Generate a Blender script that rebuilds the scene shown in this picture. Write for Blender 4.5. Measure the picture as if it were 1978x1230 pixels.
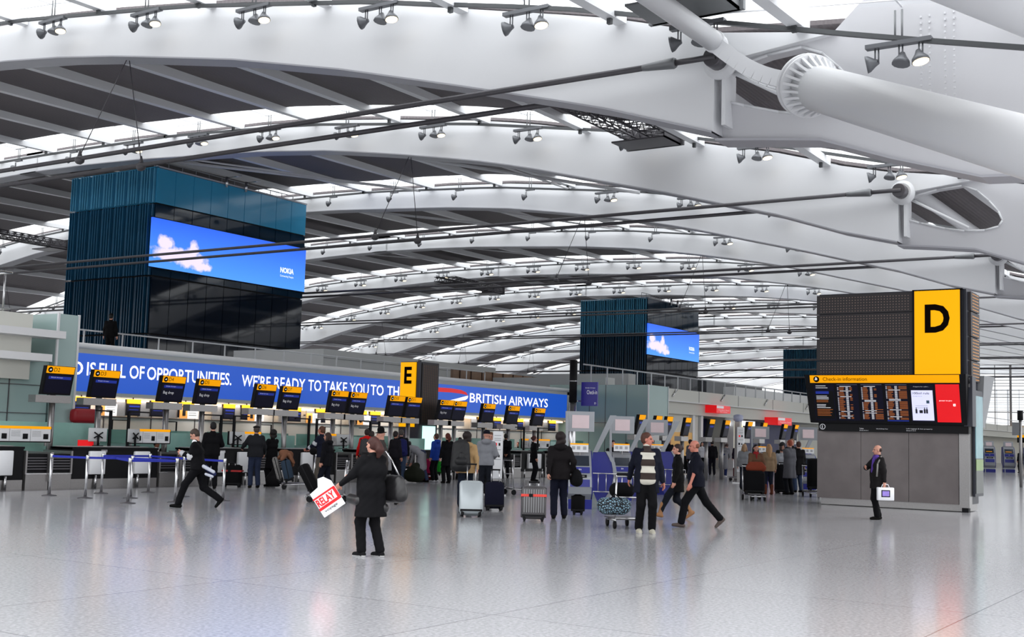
import bpy, math, random
import numpy as np
from mathutils import Vector, Matrix
random.seed(7)
PI = math.pi
for o in list(bpy.data.objects): bpy.data.objects.remove(o)
SC = bpy.context.scene
COL = SC.collection
# ---------------------------------------------------------------- camera
YAW, PITCH, ROLL, FPX = math.radians(33.3374), math.radians(5.5842), math.radians(1.6243), 2320.33
CAMZ = 1.7
def camera_axes():
    fh = Vector((math.cos(YAW), math.sin(YAW), 0)); r = Vector((math.sin(YAW), -math.cos(YAW), 0)); z = Vector((0, 0, 1))
    f = fh*math.cos(PITCH)+z*math.sin(PITCH); u = r.cross(f)
    return r*math.cos(ROLL)+u*math.sin(ROLL), u*math.cos(ROLL)-r*math.sin(ROLL), f
CR, CU, CF = camera_axes()
cd = bpy.data.cameras.new('camera'); cam = bpy.data.objects.new('camera', cd); COL.objects.link(cam)
M = Matrix.Identity(4)
for i in range(3):
    M[i][0] = CR[i]; M[i][1] = CU[i]; M[i][2] = -CF[i]
M[2][3] = CAMZ
cam.matrix_world = M
cd.sensor_width = 36; cd.lens = 36*FPX/1978; cd.clip_end = 1500; cd.clip_start = .1
SC.camera = cam
def proj(x, y, z):
    d = Vector((x, y, z-CAMZ)); q = d.dot(CF)
    if q <= .1: return (-9999, -9999)
    return 989+FPX*d.dot(CR)/q, 615-FPX*d.dot(CU)/q
# ---------------------------------------------------------------- sky, exposure
w = bpy.data.worlds.new('overcast_sky'); SC.world = w; w.use_nodes = True
bg = w.node_tree.nodes['Background']; bg.inputs[0].default_value = (.97, .985, 1, 1)
_n = w.node_tree.nodes; _g = _n.new('ShaderNodeNewGeometry'); _s = _n.new('ShaderNodeSeparateXYZ'); _r = _n.new('ShaderNodeMapRange')   # overcast dome: zenith three times the horizon
w.node_tree.links.new(_g.outputs['Incoming'], _s.inputs[0]); w.node_tree.links.new(_s.outputs[2], _r.inputs[0])
_r.inputs[1].default_value = 0; _r.inputs[2].default_value = -1; _r.inputs[3].default_value = 1.1; _r.inputs[4].default_value = 3.3; w.node_tree.links.new(_r.outputs[0], bg.inputs[1])
SC.view_settings.view_transform = 'Standard'; SC.view_settings.look = 'None'
SC.view_settings.exposure = 0.3; SC.view_settings.gamma = 1; SC.view_settings.use_curve_mapping = False
SC.cycles.max_bounces = 8; SC.cycles.diffuse_bounces = 4; SC.cycles.glossy_bounces = 4; SC.cycles.transparent_max_bounces = 12
SC.cycles.caustics_reflective = False; SC.cycles.caustics_refractive = False
SC.cycles.use_denoising = True
_l = bpy.data.lights.new('soffit_lighting', 'AREA'); _l.shape = 'RECTANGLE'; _l.size = 34; _l.size_y = .3; _l.energy = 300; _l.color = (1, .93, .86)
_o = bpy.data.objects.new('soffit_lighting', _l); COL.objects.link(_o); _o.location = (40, 33.8, 2.6); _o.rotation_euler = (.25, 0, 0)
# ---------------------------------------------------------------- materials
def lin(c): c = c/255; return c/12.92 if c <= .04045 else ((c+.055)/1.055)**2.4
def S(r, g, b): return (lin(r), lin(g), lin(b), 1)
_m = {}
def mat(name, col, rough=.5, metal=0, emit=0, var=.06, scale=6, ecol=None, spec=.5, bump=0, trans=0):
    if name in _m: return _m[name]
    m = bpy.data.materials.new(name); m.use_nodes = True; nt = m.node_tree; N = nt.nodes; L = nt.links
    b = N['Principled BSDF']
    if len(col) == 3: col = (*col, 1)
    b.inputs['Roughness'].default_value = rough; b.inputs['Metallic'].default_value = metal
    b.inputs['Specular IOR Level'].default_value = spec
    tc = N.new('ShaderNodeTexCoord'); nz = N.new('ShaderNodeTexNoise'); nz.inputs['Scale'].default_value = scale; nz.inputs['Detail'].default_value = 3
    L.new(tc.outputs['Object'], nz.inputs['Vector'])
    mx = N.new('ShaderNodeMix'); mx.data_type = 'RGBA'
    mx.inputs[6].default_value = tuple(c*(1-var) for c in col[:3])+(1,); mx.inputs[7].default_value = tuple(min(1, c*(1+var)) for c in col[:3])+(1,)
    L.new(nz.outputs[0], mx.inputs[0]); L.new(mx.outputs[2], b.inputs['Base Color'])
    if emit:
        b.inputs['Emission Color'].default_value = ecol or col; b.inputs['Emission Strength'].default_value = emit
    if bump:
        bp = N.new('ShaderNodeBump'); bp.inputs['Strength'].default_value = bump; L.new(nz.outputs[0], bp.inputs['Height']); L.new(bp.outputs[0], b.inputs['Normal'])
    _m[name] = m
    return m
def glassy(name, col, alpha=.35, rough=.05):
    if name in _m: return _m[name]
    m = bpy.data.materials.new(name); m.use_nodes = True; nt = m.node_tree; N = nt.nodes; L = nt.links
    b = N['Principled BSDF']; b.inputs['Base Color'].default_value = col; b.inputs['Roughness'].default_value = rough
    t = N.new('ShaderNodeBsdfTransparent'); t.inputs[0].default_value = tuple(.55+.45*c for c in col[:3])+(1,)
    mx = N.new('ShaderNodeMixShader'); mx.inputs[0].default_value = alpha
    L.new(t.outputs[0], mx.inputs[1]); L.new(b.outputs[0], mx.inputs[2]); L.new(mx.outputs[0], N['Material Output'].inputs[0])
    _m[name] = m
    return m
WHITE = mat('white_steel_paint', S(228, 229, 231), .42, var=.02, scale=.7)
WHITE2 = mat('white_grey_steel', S(205, 205, 208), .5, var=.03, scale=.5)
FLANGE = mat('flange_paint', S(176, 176, 182), .5, var=.03)
CREAM = mat('cream_cladding', S(214, 214, 206), .6, var=.03, scale=.4)
PALE = mat('pale_grey_wall', S(188, 190, 190), .6, var=.04, scale=.6)
GREYP = mat('grey_panel', S(128, 130, 133), .5)
STEEL = mat('brushed_steel', S(150, 148, 148), .34, .85, var=.12, scale=30)
DSTEEL = mat('dark_steel', S(96, 94, 98), .4, .7, var=.12, scale=12)
CHROME = mat('polished_steel', S(200, 200, 202), .22, .95)
RPAINT = mat('rail_paint', S(196, 198, 202), .4, var=.02)
CABLE = mat('dark_cable', S(82, 80, 84), .45, .3, var=.1)
RAIL = mat('rail_grey', S(78, 80, 82), .5, .3)
GALV = mat('galvanised_truss', S(120, 122, 124), .5, .4)
LAMPG = mat('lamp_housing', S(104, 106, 110), .45, .3)
BLACK = mat('black_laminate', S(11, 11, 15), .5, spec=.2)
BLACKM = mat('black_plastic', S(12, 12, 16), .6, spec=.2)
WPANEL = mat('white_panel', S(236, 237, 240), .45, var=.01)
TEAL = glassy('teal_glass', S(120, 178, 168), .45)
TEALW = mat('frosted_teal_glass', S(138, 166, 163), .16, var=.04, scale=.5)
TEALL = mat('pale_teal_glass', S(160, 184, 182), .14, var=.04, scale=.5)
YEL = mat('lit_yellow', S(190, 110, 0), .5, spec=.15, emit=.66, ecol=S(255, 186, 0), var=.05, scale=1)
YELD = mat('lit_amber', S(200, 130, 0), .5, spec=.15, emit=.55, ecol=S(255, 170, 0), var=.03)
NAVYS = mat('screen_navy', S(6, 6, 16), .35, emit=.3, ecol=S(12, 12, 40), spec=.2)
BLUB = mat('screen_blue_bar', S(20, 30, 90), .3, emit=.45, ecol=S(40, 60, 165), spec=.2)
SIGNB = mat('sign_blue', S(20, 60, 150), .35, emit=.62, ecol=S(24, 86, 196), var=.05, scale=.3)
LETW = mat('lit_white_letter', S(250, 250, 250), .4, emit=.75, ecol=(1, 1, 1, 1), var=0)
INKW = mat('white_print', S(205, 206, 214), .4, emit=.2, ecol=(1, 1, 1, 1), var=0)
INKB = mat('black_print', S(14, 8, 6), .9, var=0, spec=.05)
INKO = mat('amber_print', S(120, 70, 30), .4, emit=.3, ecol=S(205, 110, 40), var=0)
RED = mat('lit_red', S(205, 12, 22), .35, emit=.5, ecol=S(215, 8, 18), var=.02)
WARM = mat('warm_strip_light', S(255, 214, 170), .5, emit=3.0, ecol=(1, .68, .42, 1), var=0)
LAMPON = mat('lamp_face_lit', S(255, 240, 200), .4, emit=1.3, ecol=(1, .85, .6, 1), var=0)
KBLUE = mat('kiosk_blue', S(34, 40, 132), .4)
KSILV = mat('kiosk_silver', S(150, 154, 160), .35, .3)
BELT = mat('barrier_blue_tape', S(22, 38, 160), .6)
WOOD = mat('brown_timber_panel', S(128, 100, 78), .5, var=.3, scale=3)
NAVYP = mat('navy_sign', S(34, 26, 120), .4, emit=.15, ecol=S(34, 26, 130))
# ---------------------------------------------------------------- mesh builder
class MB:
    def __init__(s): s.v = []; s.f = []; s.m = []; s.mats = []; s.sm = []
    def mi(s, m):
        if m not in s.mats: s.mats.append(m)
        return s.mats.index(m)
    def face(s, idx, m, sm=False): s.f.append(idx); s.m.append(s.mi(m)); s.sm.append(sm)
    def poly(s, pts, m):
        n = len(s.v); s.v += [tuple(p) for p in pts]; s.face(list(range(n, n+len(pts))), m); return s
    def box(s, a, b, m):
        x0, x1 = sorted((a[0], b[0])); y0, y1 = sorted((a[1], b[1])); z0, z1 = sorted((a[2], b[2])); n = len(s.v)
        s.v += [(x0, y0, z0), (x1, y0, z0), (x1, y1, z0), (x0, y1, z0), (x0, y0, z1), (x1, y0, z1), (x1, y1, z1), (x0, y1, z1)]
        for q in ((0, 3, 2, 1), (4, 5, 6, 7), (0, 1, 5, 4), (1, 2, 6, 5), (2, 3, 7, 6), (3, 0, 4, 7)): s.face([n+i for i in q], m)
        return s
    def hexa(s, P, m):      # 8 points: bottom loop then top loop
        n = len(s.v); s.v += [tuple(p) for p in P]
        for q in ((0, 3, 2, 1), (4, 5, 6, 7), (0, 1, 5, 4), (1, 2, 6, 5), (2, 3, 7, 6), (3, 0, 4, 7)): s.face([n+i for i in q], m)
        return s
    def prism(s, pts, axis, t0, t1, m, ms=None):   # 2D outline extruded along axis (0: pts are y,z  1: x,z  2: x,y)
        def P(p, t): return (t, p[0], p[1]) if axis == 0 else (p[0], t, p[1]) if axis == 1 else (p[0], p[1], t)
        n = len(s.v); k = len(pts)
        s.v += [P(p, t0) for p in pts]+[P(p, t1) for p in pts]
        s.face(list(range(n, n+k)), m); s.face(list(range(n+2*k-1, n+k-1, -1)), m)
        for i in range(k): s.face([n+i, n+k+i, n+k+(i+1) % k, n+(i+1) % k], ms or m)
        return s
    def tube(s, p, q, r, m, n=10, r2=None, cap=True, sm=True):
        p = Vector(p); q = Vector(q); d = (q-p); r2 = r if r2 is None else r2
        if d.length < 1e-6: return s
        d.normalize(); u = d.cross(Vector((0, 0, 1)) if abs(d.z) < .95 else Vector((1, 0, 0))).normalized(); v = d.cross(u); k = len(s.v)
        for c, rr in ((p, r), (q, r2)):
            for i in range(n):
                t = 2*PI*i/n; s.v.append(tuple(c+(u*math.cos(t)+v*math.sin(t))*rr))
        for i in range(n): s.face([k+i, k+(i+1) % n, k+n+(i+1) % n, k+n+i], m, sm)
        if cap: s.face([k+i for i in range(n-1, -1, -1)], m); s.face([k+n+i for i in range(n)], m)
        return s
    def path(s, pts, r, m, n=8):
        for a, b in zip(pts, pts[1:]): s.tube(a, b, r, m, n)
        return s
    def lathe(s, prof, c, m, n=16, axis=(0, 0, 1)):   # prof: (radius, distance along axis)
        ax = Vector(axis).normalized(); u = ax.cross(Vector((0, 0, 1)) if abs(ax.z) < .95 else Vector((1, 0, 0))).normalized(); v = ax.cross(u); c = Vector(c); k = len(s.v)
        for r, h in prof:
            for i in range(n):
                t = 2*PI*i/n; s.v.append(tuple(c+ax*h+(u*math.cos(t)+v*math.sin(t))*max(r, 1e-4)))
        for j in range(len(prof)-1):
            for i in range(n): s.face([k+j*n+i, k+j*n+(i+1) % n, k+(j+1)*n+(i+1) % n, k+(j+1)*n+i], m, True)
        s.face([k+i for i in range(n-1, -1, -1)], m); e = k+(len(prof)-1)*n; s.face([e+i for i in range(n)], m)
        return s
    def rbox(s, a, b, m, r=.03):      # box with bevelled vertical and horizontal edges
        x0, x1 = sorted((a[0], b[0])); y0, y1 = sorted((a[1], b[1])); z0, z1 = sorted((a[2], b[2])); k = len(s.v)
        r = min(r, (x1-x0)/2.01, (y1-y0)/2.01, (z1-z0)/2.01)
        rings = []
        for z, i in ((z0, r), (z0+r*.3, r*.3), (z0+r, 0), (z1-r, 0), (z1-r*.3, r*.3), (z1, r)):
            c = r*1.0; X0, X1, Y0, Y1 = x0+i, x1-i, y0+i, y1-i; q = r*.3
            ring = [(X0+c, Y0), (X1-c, Y0), (X1-q, Y0+q), (X1, Y0+c), (X1, Y1-c), (X1-q, Y1-q), (X1-c, Y1), (X0+c, Y1), (X0+q, Y1-q), (X0, Y1-c), (X0, Y0+c), (X0+q, Y0+q)]
            rings.append([(p[0], p[1], z) for p in ring])
        n = 12
        for g in rings: s.v += g
        for j in range(5):
            for i in range(n): s.face([k+j*n+i, k+j*n+(i+1) % n, k+(j+1)*n+(i+1) % n, k+(j+1)*n+i], m, True)
        s.face([k+i for i in range(n-1, -1, -1)], m); s.face([k+5*n+i for i in range(n)], m)
        return s
    def xf(s, M, start=0):
        s.v[start:] = [tuple(M @ Vector(p)) for p in s.v[start:]]; return s
    def build(s, name, parent=None, loc=None, rotz=0, label=None):
        me = bpy.data.meshes.new(name); me.from_pydata(s.v, [], s.f)
        for m in s.mats: me.materials.append(m)
        me.polygons.foreach_set('material_index', s.m); me.polygons.foreach_set('use_smooth', s.sm); me.update()
        o = bpy.data.objects.new(name, me); COL.objects.link(o)
        if parent: o.parent = parent
        if loc is not None: o.location = loc
        o.rotation_euler.z = rotz
        if label: o['label'] = label
        return o
def tag(o, label, cat, group=None):
    o['label'] = label; o['category'] = cat
    if group: o['group'] = group
    return o
def thing(name, label, cat, loc=(0, 0, 0), rotz=0, group=None):
    o = bpy.data.objects.new(name, None); COL.objects.link(o); o.location = loc; o.rotation_euler.z = rotz; o.empty_display_size = .2
    return tag(o, label, cat, group)
def struct(o): o['kind'] = 'structure'; return o
def dup(root, loc=None, rotz=None, label=None, group=None):
    r = root.copy(); COL.objects.link(r)
    if loc is not None: r.location = loc
    if rotz is not None: r.rotation_euler.z = rotz
    if label: r['label'] = label
    if group: r['group'] = group
    for ch in root.children:
        c = ch.copy(); COL.objects.link(c); c.parent = r
        for g in ch.children:
            d = g.copy(); COL.objects.link(d); d.parent = c
    return r
ORD = ['nearest', 'second', 'third', 'fourth', 'fifth', 'sixth', 'seventh', 'eighth', 'ninth', 'tenth', 'eleventh', 'twelfth', 'thirteenth', 'fourteenth', 'fifteenth', 'sixteenth', 'seventeenth', 'eighteenth']
_tc = {}
def text(name, s, m, parent, loc, rotz=0, h=None, w=None, bold=0, align='L', tilt=PI/2, depth=.004, spacing=1):
    """lettering: reads along local +x, faces local -y; h cap height, w total width"""
    key = (s, bold, spacing)
    if key not in _tc:
        c = bpy.data.curves.new('lettering', 'FONT'); c.body = s; c.size = 1; c.offset = bold; c.resolution_u = 3; c.space_character = spacing
        o = bpy.data.objects.new('lettering', c); COL.objects.link(o); bpy.context.view_layer.update()
        me = bpy.data.meshes.new_from_object(o.evaluated_get(bpy.context.evaluated_depsgraph_get())); bpy.data.objects.remove(o)
        V = np.array([v.co[:] for v in me.vertices]); V[:, 2] = 0; _tc[key] = (V, [list(p.vertices) for p in me.polygons])
    V, F = _tc[key]; V = V.copy()
    lo, hi = V.min(0), V.max(0); V -= lo; sz = hi-lo
    sy = (h/sz[1]) if h else w/sz[0]; sx = (w/sz[0]) if w else sy
    V[:, 0] *= sx; V[:, 1] *= sy
    if align == 'C': V[:, 0] -= sz[0]*sx/2
    me = bpy.data.meshes.new(name)
    P = [(x, 0, y) for x, y, z in V]   # stand it up, faces -y
    T = Matrix.Rotation(rotz, 3, 'Z') @ Matrix.Rotation(tilt-PI/2, 3, 'X')
    P = [tuple(T @ Vector(p)) for p in P]
    me.from_pydata(P, [], F); me.materials.append(m); me.update()
    o = bpy.data.objects.new(name, me); COL.objects.link(o); o.parent = parent; o.location = loc
    return o
# ================================================================ floor
def floor_mat():
    m = bpy.data.materials.new('terrazzo_floor'); m.use_nodes = True; nt = m.node_tree; N = nt.nodes; L = nt.links; b = N['Principled BSDF']
    tc = N.new('ShaderNodeTexCoord')
    def noise(sc, det=2):
        n = N.new('ShaderNodeTexNoise'); n.inputs['Scale'].default_value = sc; n.inputs['Detail'].default_value = det; L.new(tc.outputs['Object'], n.inputs['Vector']); return n
    n1 = noise(26, 4); n2 = noise(.35, 2)
    vo = N.new('ShaderNodeTexVoronoi'); vo.inputs['Scale'].default_value = 55; L.new(tc.outputs['Object'], vo.inputs['Vector'])
    br = N.new('ShaderNodeTexBrick'); br.offset = 0; br.inputs['Scale'].default_value = 1; br.inputs['Brick Width'].default_value = 3.6; br.inputs['Row Height'].default_value = 3.6
    br.inputs['Mortar Size'].default_value = .009; br.inputs['Mortar Smooth'].default_value = .2
    br.inputs['Color1'].default_value = (1, 1, 1, 1); br.inputs['Color2'].default_value = (.95, .95, .955, 1); br.inputs['Mortar'].default_value = (.45, .45, .47, 1)
    mp = N.new('ShaderNodeMapping'); mp.inputs['Location'].default_value = (1.1, .7, 0); L.new(tc.outputs['Object'], mp.inputs[0]); L.new(mp.outputs[0], br.inputs['Vector'])
    r1 = N.new('ShaderNodeValToRGB'); r1.color_ramp.elements[0].position = .3; r1.color_ramp.elements[0].color = S(146, 146, 150); r1.color_ramp.elements[1].position = .72; r1.color_ramp.elements[1].color = S(184, 184, 187); L.new(n1.outputs[0], r1.inputs[0])
    r2 = N.new('ShaderNodeValToRGB'); r2.color_ramp.elements[0].position = .1; r2.color_ramp.elements[0].color = (1.3, 1.3, 1.3, 1); r2.color_ramp.elements[1].position = .2; r2.color_ramp.elements[1].color = (1, 1, 1, 1); L.new(vo.outputs['Distance'], r2.inputs[0])
    def mul(a, c):
        x = N.new('ShaderNodeMix'); x.data_type = 'RGBA'; x.blend_type = 'MULTIPLY'; x.inputs[0].default_value = 1; L.new(a, x.inputs[6]); L.new(c, x.inputs[7]); return x.outputs[2]
    c = mul(mul(r1.outputs[0], r2.outputs[0]), br.outputs['Color']); L.new(c, b.inputs['Base Color'])
    mr = N.new('ShaderNodeMapRange'); mr.inputs[3].default_value = .13; mr.inputs[4].default_value = .19; L.new(n2.outputs[0], mr.inputs[0]); L.new(mr.outputs[0], b.inputs['Roughness'])
    bp = N.new('ShaderNodeBump'); bp.inputs['Strength'].default_value = .01; bp.inputs['Distance'].default_value = .008; L.new(noise(14).outputs[0], bp.inputs['Height']); L.new(bp.outputs[0], b.inputs['Normal'])
    return m
fm = MB(); fm.box((-40, -70, -.3), (205, 122, 0), floor_mat()); struct(fm.build('floor'))
fb = MB(); fb.box((-10, 26.55, -.1), (57, 27.3, .004), mat('dark_stone_band', S(78, 76, 80), .15)); struct(fb.build('trim_2'))
# ================================================================ roof
RA = [10.7, 27.9, 44.8, 61.8]+[61.8+17.2*i for i in range(1, 13)]; NR = 14        # rafter planes; RA[1] is the nearest in view
_pb = [(9.0, 8.3), (12.3, 9.3), (14.5, 9.85), (17, 10.7), (19.7, 11.42), (22, 12.05), (25.3, 12.88), (29, 13.82), (32, 14.45), (36.7, 15.25), (41, 15.88), (45.8, 16.34), (49.4, 16.56), (55, 16.9), (60, 17.08), (65, 17.15)]
_p1 = [(9.0, 8.6), (12.3, 9.57), (15.8, 10.7), (20.2, 11.86), (25.07, 13.1), (30, 14.17), (36, 15.2), (39.5, 15.68), (43.3, 16.09), (50, 16.65), (65, 17.2)]
ZO = lambda k: .25 if k == 1 else 0
def zbot(b, k=2):
    if b > 65: b = 130-b
    P = _p1 if k == 1 else _pb
    return float(np.interp(b, [p[0] for p in P], [p[1] for p in P]))
def dep(b):
    if b > 65: b = 130-b
    return float(np.interp(b, [12, 15, 21.7, 29.5, 35.5, 42, 50, 65], [2.6, 2.55, 2.3, 2.0, 1.75, 1.55, 1.3, 1.1]))
def ztop(b, k=2): return zbot(b, k)+dep(b)
BS = [12.36, 13.2, 14.5]+[15.5+1.6*i for i in range(32)]+[66.5]
BS = BS+[130-b for b in reversed(BS[:-1])]
def strip(m, rows, mt, sm=True):         # rows: list of equal length point loops (closed)
    k = len(m.v); n = len(rows[0])
    for r in rows: m.v += [tuple(p) for p in r]
    return k, n
def lens_plate(m, a0, a1, outer, hole, mt):
    cx, cy = 10.35, 10.45
    N = 40
    def hit(poly, th):
        d = (math.cos(th), math.sin(th)); best = 0
        for i in range(len(poly)):
            p, q = poly[i], poly[(i+1) % len(poly)]
            ex, ey = q[0]-p[0], q[1]-p[1]; den = d[0]*ey-d[1]*ex
            if abs(den) < 1e-9: continue
            px, py = p[0]-cx, p[1]-cy; t = (px*ey-py*ex)/den; s = (px*d[1]-py*d[0])/den
            if t > 0 and -1e-6 <= s <= 1+1e-6: best = max(best, t)
        return (cx+d[0]*best, cy+d[1]*best)
    ths = sorted([2*PI*i/N for i in range(N)]+[math.atan2(p[1]-cy, p[0]-cx) % (2*PI) for p in outer+hole]); N = len(ths)
    O = [hit(outer, t) for t in ths]; H = [hit(hole, t) for t in ths]
    k = len(m.v)
    for a in (a0, a1):
        m.v += [(a, *p) for p in O]; m.v += [(a, *p) for p in H]
    for i in range(N):
        j = (i+1) % N
        m.face([k+i, k+j, k+N+j, k+N+i], mt); m.face([k+2*N+i, k+3*N+i, k+3*N+j, k+2*N+j], mt)
        m.face([k+N+i, k+N+j, k+3*N+j, k+3*N+i], mt); m.face([k+i, k+2*N+i, k+2*N+j, k+j], mt)
HOLE = [(12.05, 11.0), (11.0, 11.2), (10.1, 11.27), (9.6, 11.05), (9.2, 10.65), (8.9, 10.25), (8.78, 9.92), (8.92, 9.72), (9.4, 9.62), (10.1, 9.64), (10.8, 9.78), (11.7, 10.05), (12.15, 10.2), (12.12, 10.7)]
OUTER = [(12.4, 11.2), (12.0, 11.25), (9.3, 11.5), (8.6, 12.1), (7.2, 12.7), (3, 13.0), (3, 7.6), (6.0, 7.75), (8.0, 8.36), (9.73, 8.98), (11.2, 9.15), (12.5, 9.28), (12.62, 9.5)]
_zr = [(3, 9.9), (7.84, 11.05), (10.97, 11.86), (16.89, 13.36), (23.79, 14.76), (31.94, 16.07), (41.66, 17.2), (51.71, 17.8), (61.72, 17.92), (65, 17.93)]
def zrail(b, k): return float(np.interp(130-b if b > 65 else b, [p[0] for p in _zr], [p[1] for p in _zr]))+(.15 if k == 1 else 0)
TH = .8
SHR = Matrix(((1, 0, -.2, 2.3), (0, 1, 0, 0), (0, 0, 1, 0), (0, 0, 0, 1)))   # the end plates lean, facing slightly down
for k, a in enumerate(RA):
    n = ('just behind the camera' if k == 0 else ORD[k-1]+' from the camera')
    r = thing('roof_rafter', f'white arched box girder spanning the hall roof, {n}', 'roof beam', (a, 65, 0), group='arched roof girders')
    g = MB(); q = len(g.v); N = 4
    for b in BS:
        g.v += [(0, b-65, zbot(b, k)), (TH, b-65, zbot(b, k)), (TH-.05, b-65, ztop(b, k)), (.05, b-65, ztop(b, k))]
    for i in range(len(BS)-1):
        for j in range(4): g.face([q+i*4+j, q+i*4+(j+1) % 4, q+(i+1)*4+(j+1) % 4, q+(i+1)*4+j], WHITE, False)
    g.face([q, q+1, q+2, q+3][::-1], WHITE); e = q+4*(len(BS)-1); g.face([e, e+1, e+2, e+3], WHITE)
    # bolted splice seam plates
    for b in (19.2,):
        pass
    g.build('box_girder', r)
    f = MB(); q = 0
    for b in BS:
        z = zbot(b, k); f.v += [(-.1, b-65, z-.05), (TH+.1, b-65, z-.05), (TH+.1, b-65, z), (-.1, b-65, z)]
    for i in range(len(BS)-1):
        for j in range(4): f.face([i*4+j, i*4+(j+1) % 4, (i+1)*4+(j+1) % 4, (i+1)*4+j], FLANGE)
    f.build('bottom_flange', r)
    wd = MB(); wd.prism([(12.4-65, 11.95), (9.2-65, 11.44), (12.0-65, 11.15), (12.5-65, 11.1)], 0, 0, TH, WHITE); wd.build('end_wedge', r).location.z = ZO(k)
    if k <= 6:
        e = MB(); lens_plate(e, .18, TH-.18, OUTER, HOLE, WHITE2); e.xf(SHR @ Matrix.Translation((0, -65, 0)))
        e.build('end_plate', r).location.z = ZO(k)
        fl = MB()
        lowr = [(3, 7.6), (6.0, 7.75), (8.0, 8.36), (9.73, 8.98), (11.2, 9.15), (12.5, 9.28)]
        for p, q2 in zip(lowr, lowr[1:]):
            fl.hexa([(-.02, p[0]-65, p[1]-.06), (TH+.02, p[0]-65, p[1]-.06), (TH+.02, q2[0]-65, q2[1]-.06), (-.02, q2[0]-65, q2[1]-.06), (-.02, p[0]-65, p[1]), (TH+.02, p[0]-65, p[1]), (TH+.02, q2[0]-65, q2[1]), (-.02, q2[0]-65, q2[1])], FLANGE)
        fl.xf(SHR); fl.build('plate_flange', r).location.z = ZO(k)
        rim = MB()
        for i in range(len(HOLE)):
            p, q2 = HOLE[i], HOLE[(i+1) % len(HOLE)]
            rim.tube((.16, p[0]-65, p[1]), (.16, q2[0]-65, q2[1]), .035, WHITE, 6)
        rim.xf(SHR); rim.build('opening_rim', r).location.z = ZO(k)
        st = MB(); st.box((.05, 12.06-65, 9.5), (TH-.05, 12.16-65, 10.9), WHITE); st.tube((.3, 12.1-65, 11.0), (.3, 9.9-65, 9.7), .06, WHITE, 6); st.build('end_stiffener', r).location.z = ZO(k)
        pin = MB(); pin.lathe([(.46, -.12), (.46, 0), (.34, .02), (.34, .1)], (0, 12.2-65, 11.15), WHITE, 24, (-1, 0, 0)); pin.lathe([(.2, 0), (.26, .02), (.26, .42), (.24, .46)], (-.05, 12.2-65, 11.15), DSTEEL, 20, (-1, 0, 0)); pin.build('node_pin', r).location.z = ZO(k)
    if k in (1, 2):
        bt = MB(); bb = [6.45, 6.65, 7.0, 7.2] if k == 1 else [6.3, 6.5, 6.8, 7.0]
        for b in bb:
            for i in range(22): bt.box((.15, b-65-.02, 9.4+i*.15), (.19, b-65+.02, 9.4+i*.15+.05), WHITE2)
        bt.build('bolt_strip', r).location.z = ZO(k)
    # rail hung below the skylight
    if k >= 1:
        t = thing('lighting_rail', f'thin dark rail curving below the skylight of the {ORD[k-1]} roof girder', 'rail', (a-.62, 65, 0), group='lighting rails')
        R = MB(); bs = [b for b in np.arange(3, 118, 1.9)]
        def zr(b): return zrail(b, k)
        for p, q2 in zip(bs, bs[1:]):
            z0, z1 = zr(p), zr(q2); R.hexa([(-.06, p-65, z0-.11), (.06, p-65, z0-.11), (.06, q2-65, z1-.11), (-.06, q2-65, z1-.11), (-.06, p-65, z0), (.06, p-65, z0), (.06, q2-65, z1), (-.06, q2-65, z1)], RAIL)
        R.build('rail_bar', t)
        h = MB()
        for b in PB if 'PB' in globals() else []: pass
PB = [5.0, 10.0, 15.1, 20.4]+[25.8+5.35*i for i in range(17)]
def zdeck(b, k):
    b2 = max(b, 12.4); return ztop(b2, k)+.12-(b2-b)*.10
def deck_mat():
    m = mat('dark_deck', S(112, 106, 108), .75, var=.05, scale=.6); nt = m.node_tree; N = nt.nodes; L = nt.links
    wv = N.new('ShaderNodeTexWave'); wv.bands_direction = 'Y'; wv.inputs['Scale'].default_value = 1.6; wv.inputs['Distortion'].default_value = 0
    L.new([n for n in N if n.type == 'TEX_COORD'][0].outputs['Object'], wv.inputs['Vector'])
    bp = N.new('ShaderNodeBump'); bp.inputs['Strength'].default_value = .5; bp.inputs['Distance'].default_value = .05; L.new(wv.outputs[0], bp.inputs['Height']); L.new(bp.outputs[0], N['Principled BSDF'].inputs['Normal'])
    return m
DECK = deck_mat()
PANE = glassy('skylight_glass', (.9, .93, .95, 1), .06)
DB = [3.0, 5.5, 8, 10.4]+BS[:-1]+[118.5]
SKY = 2.35
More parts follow.
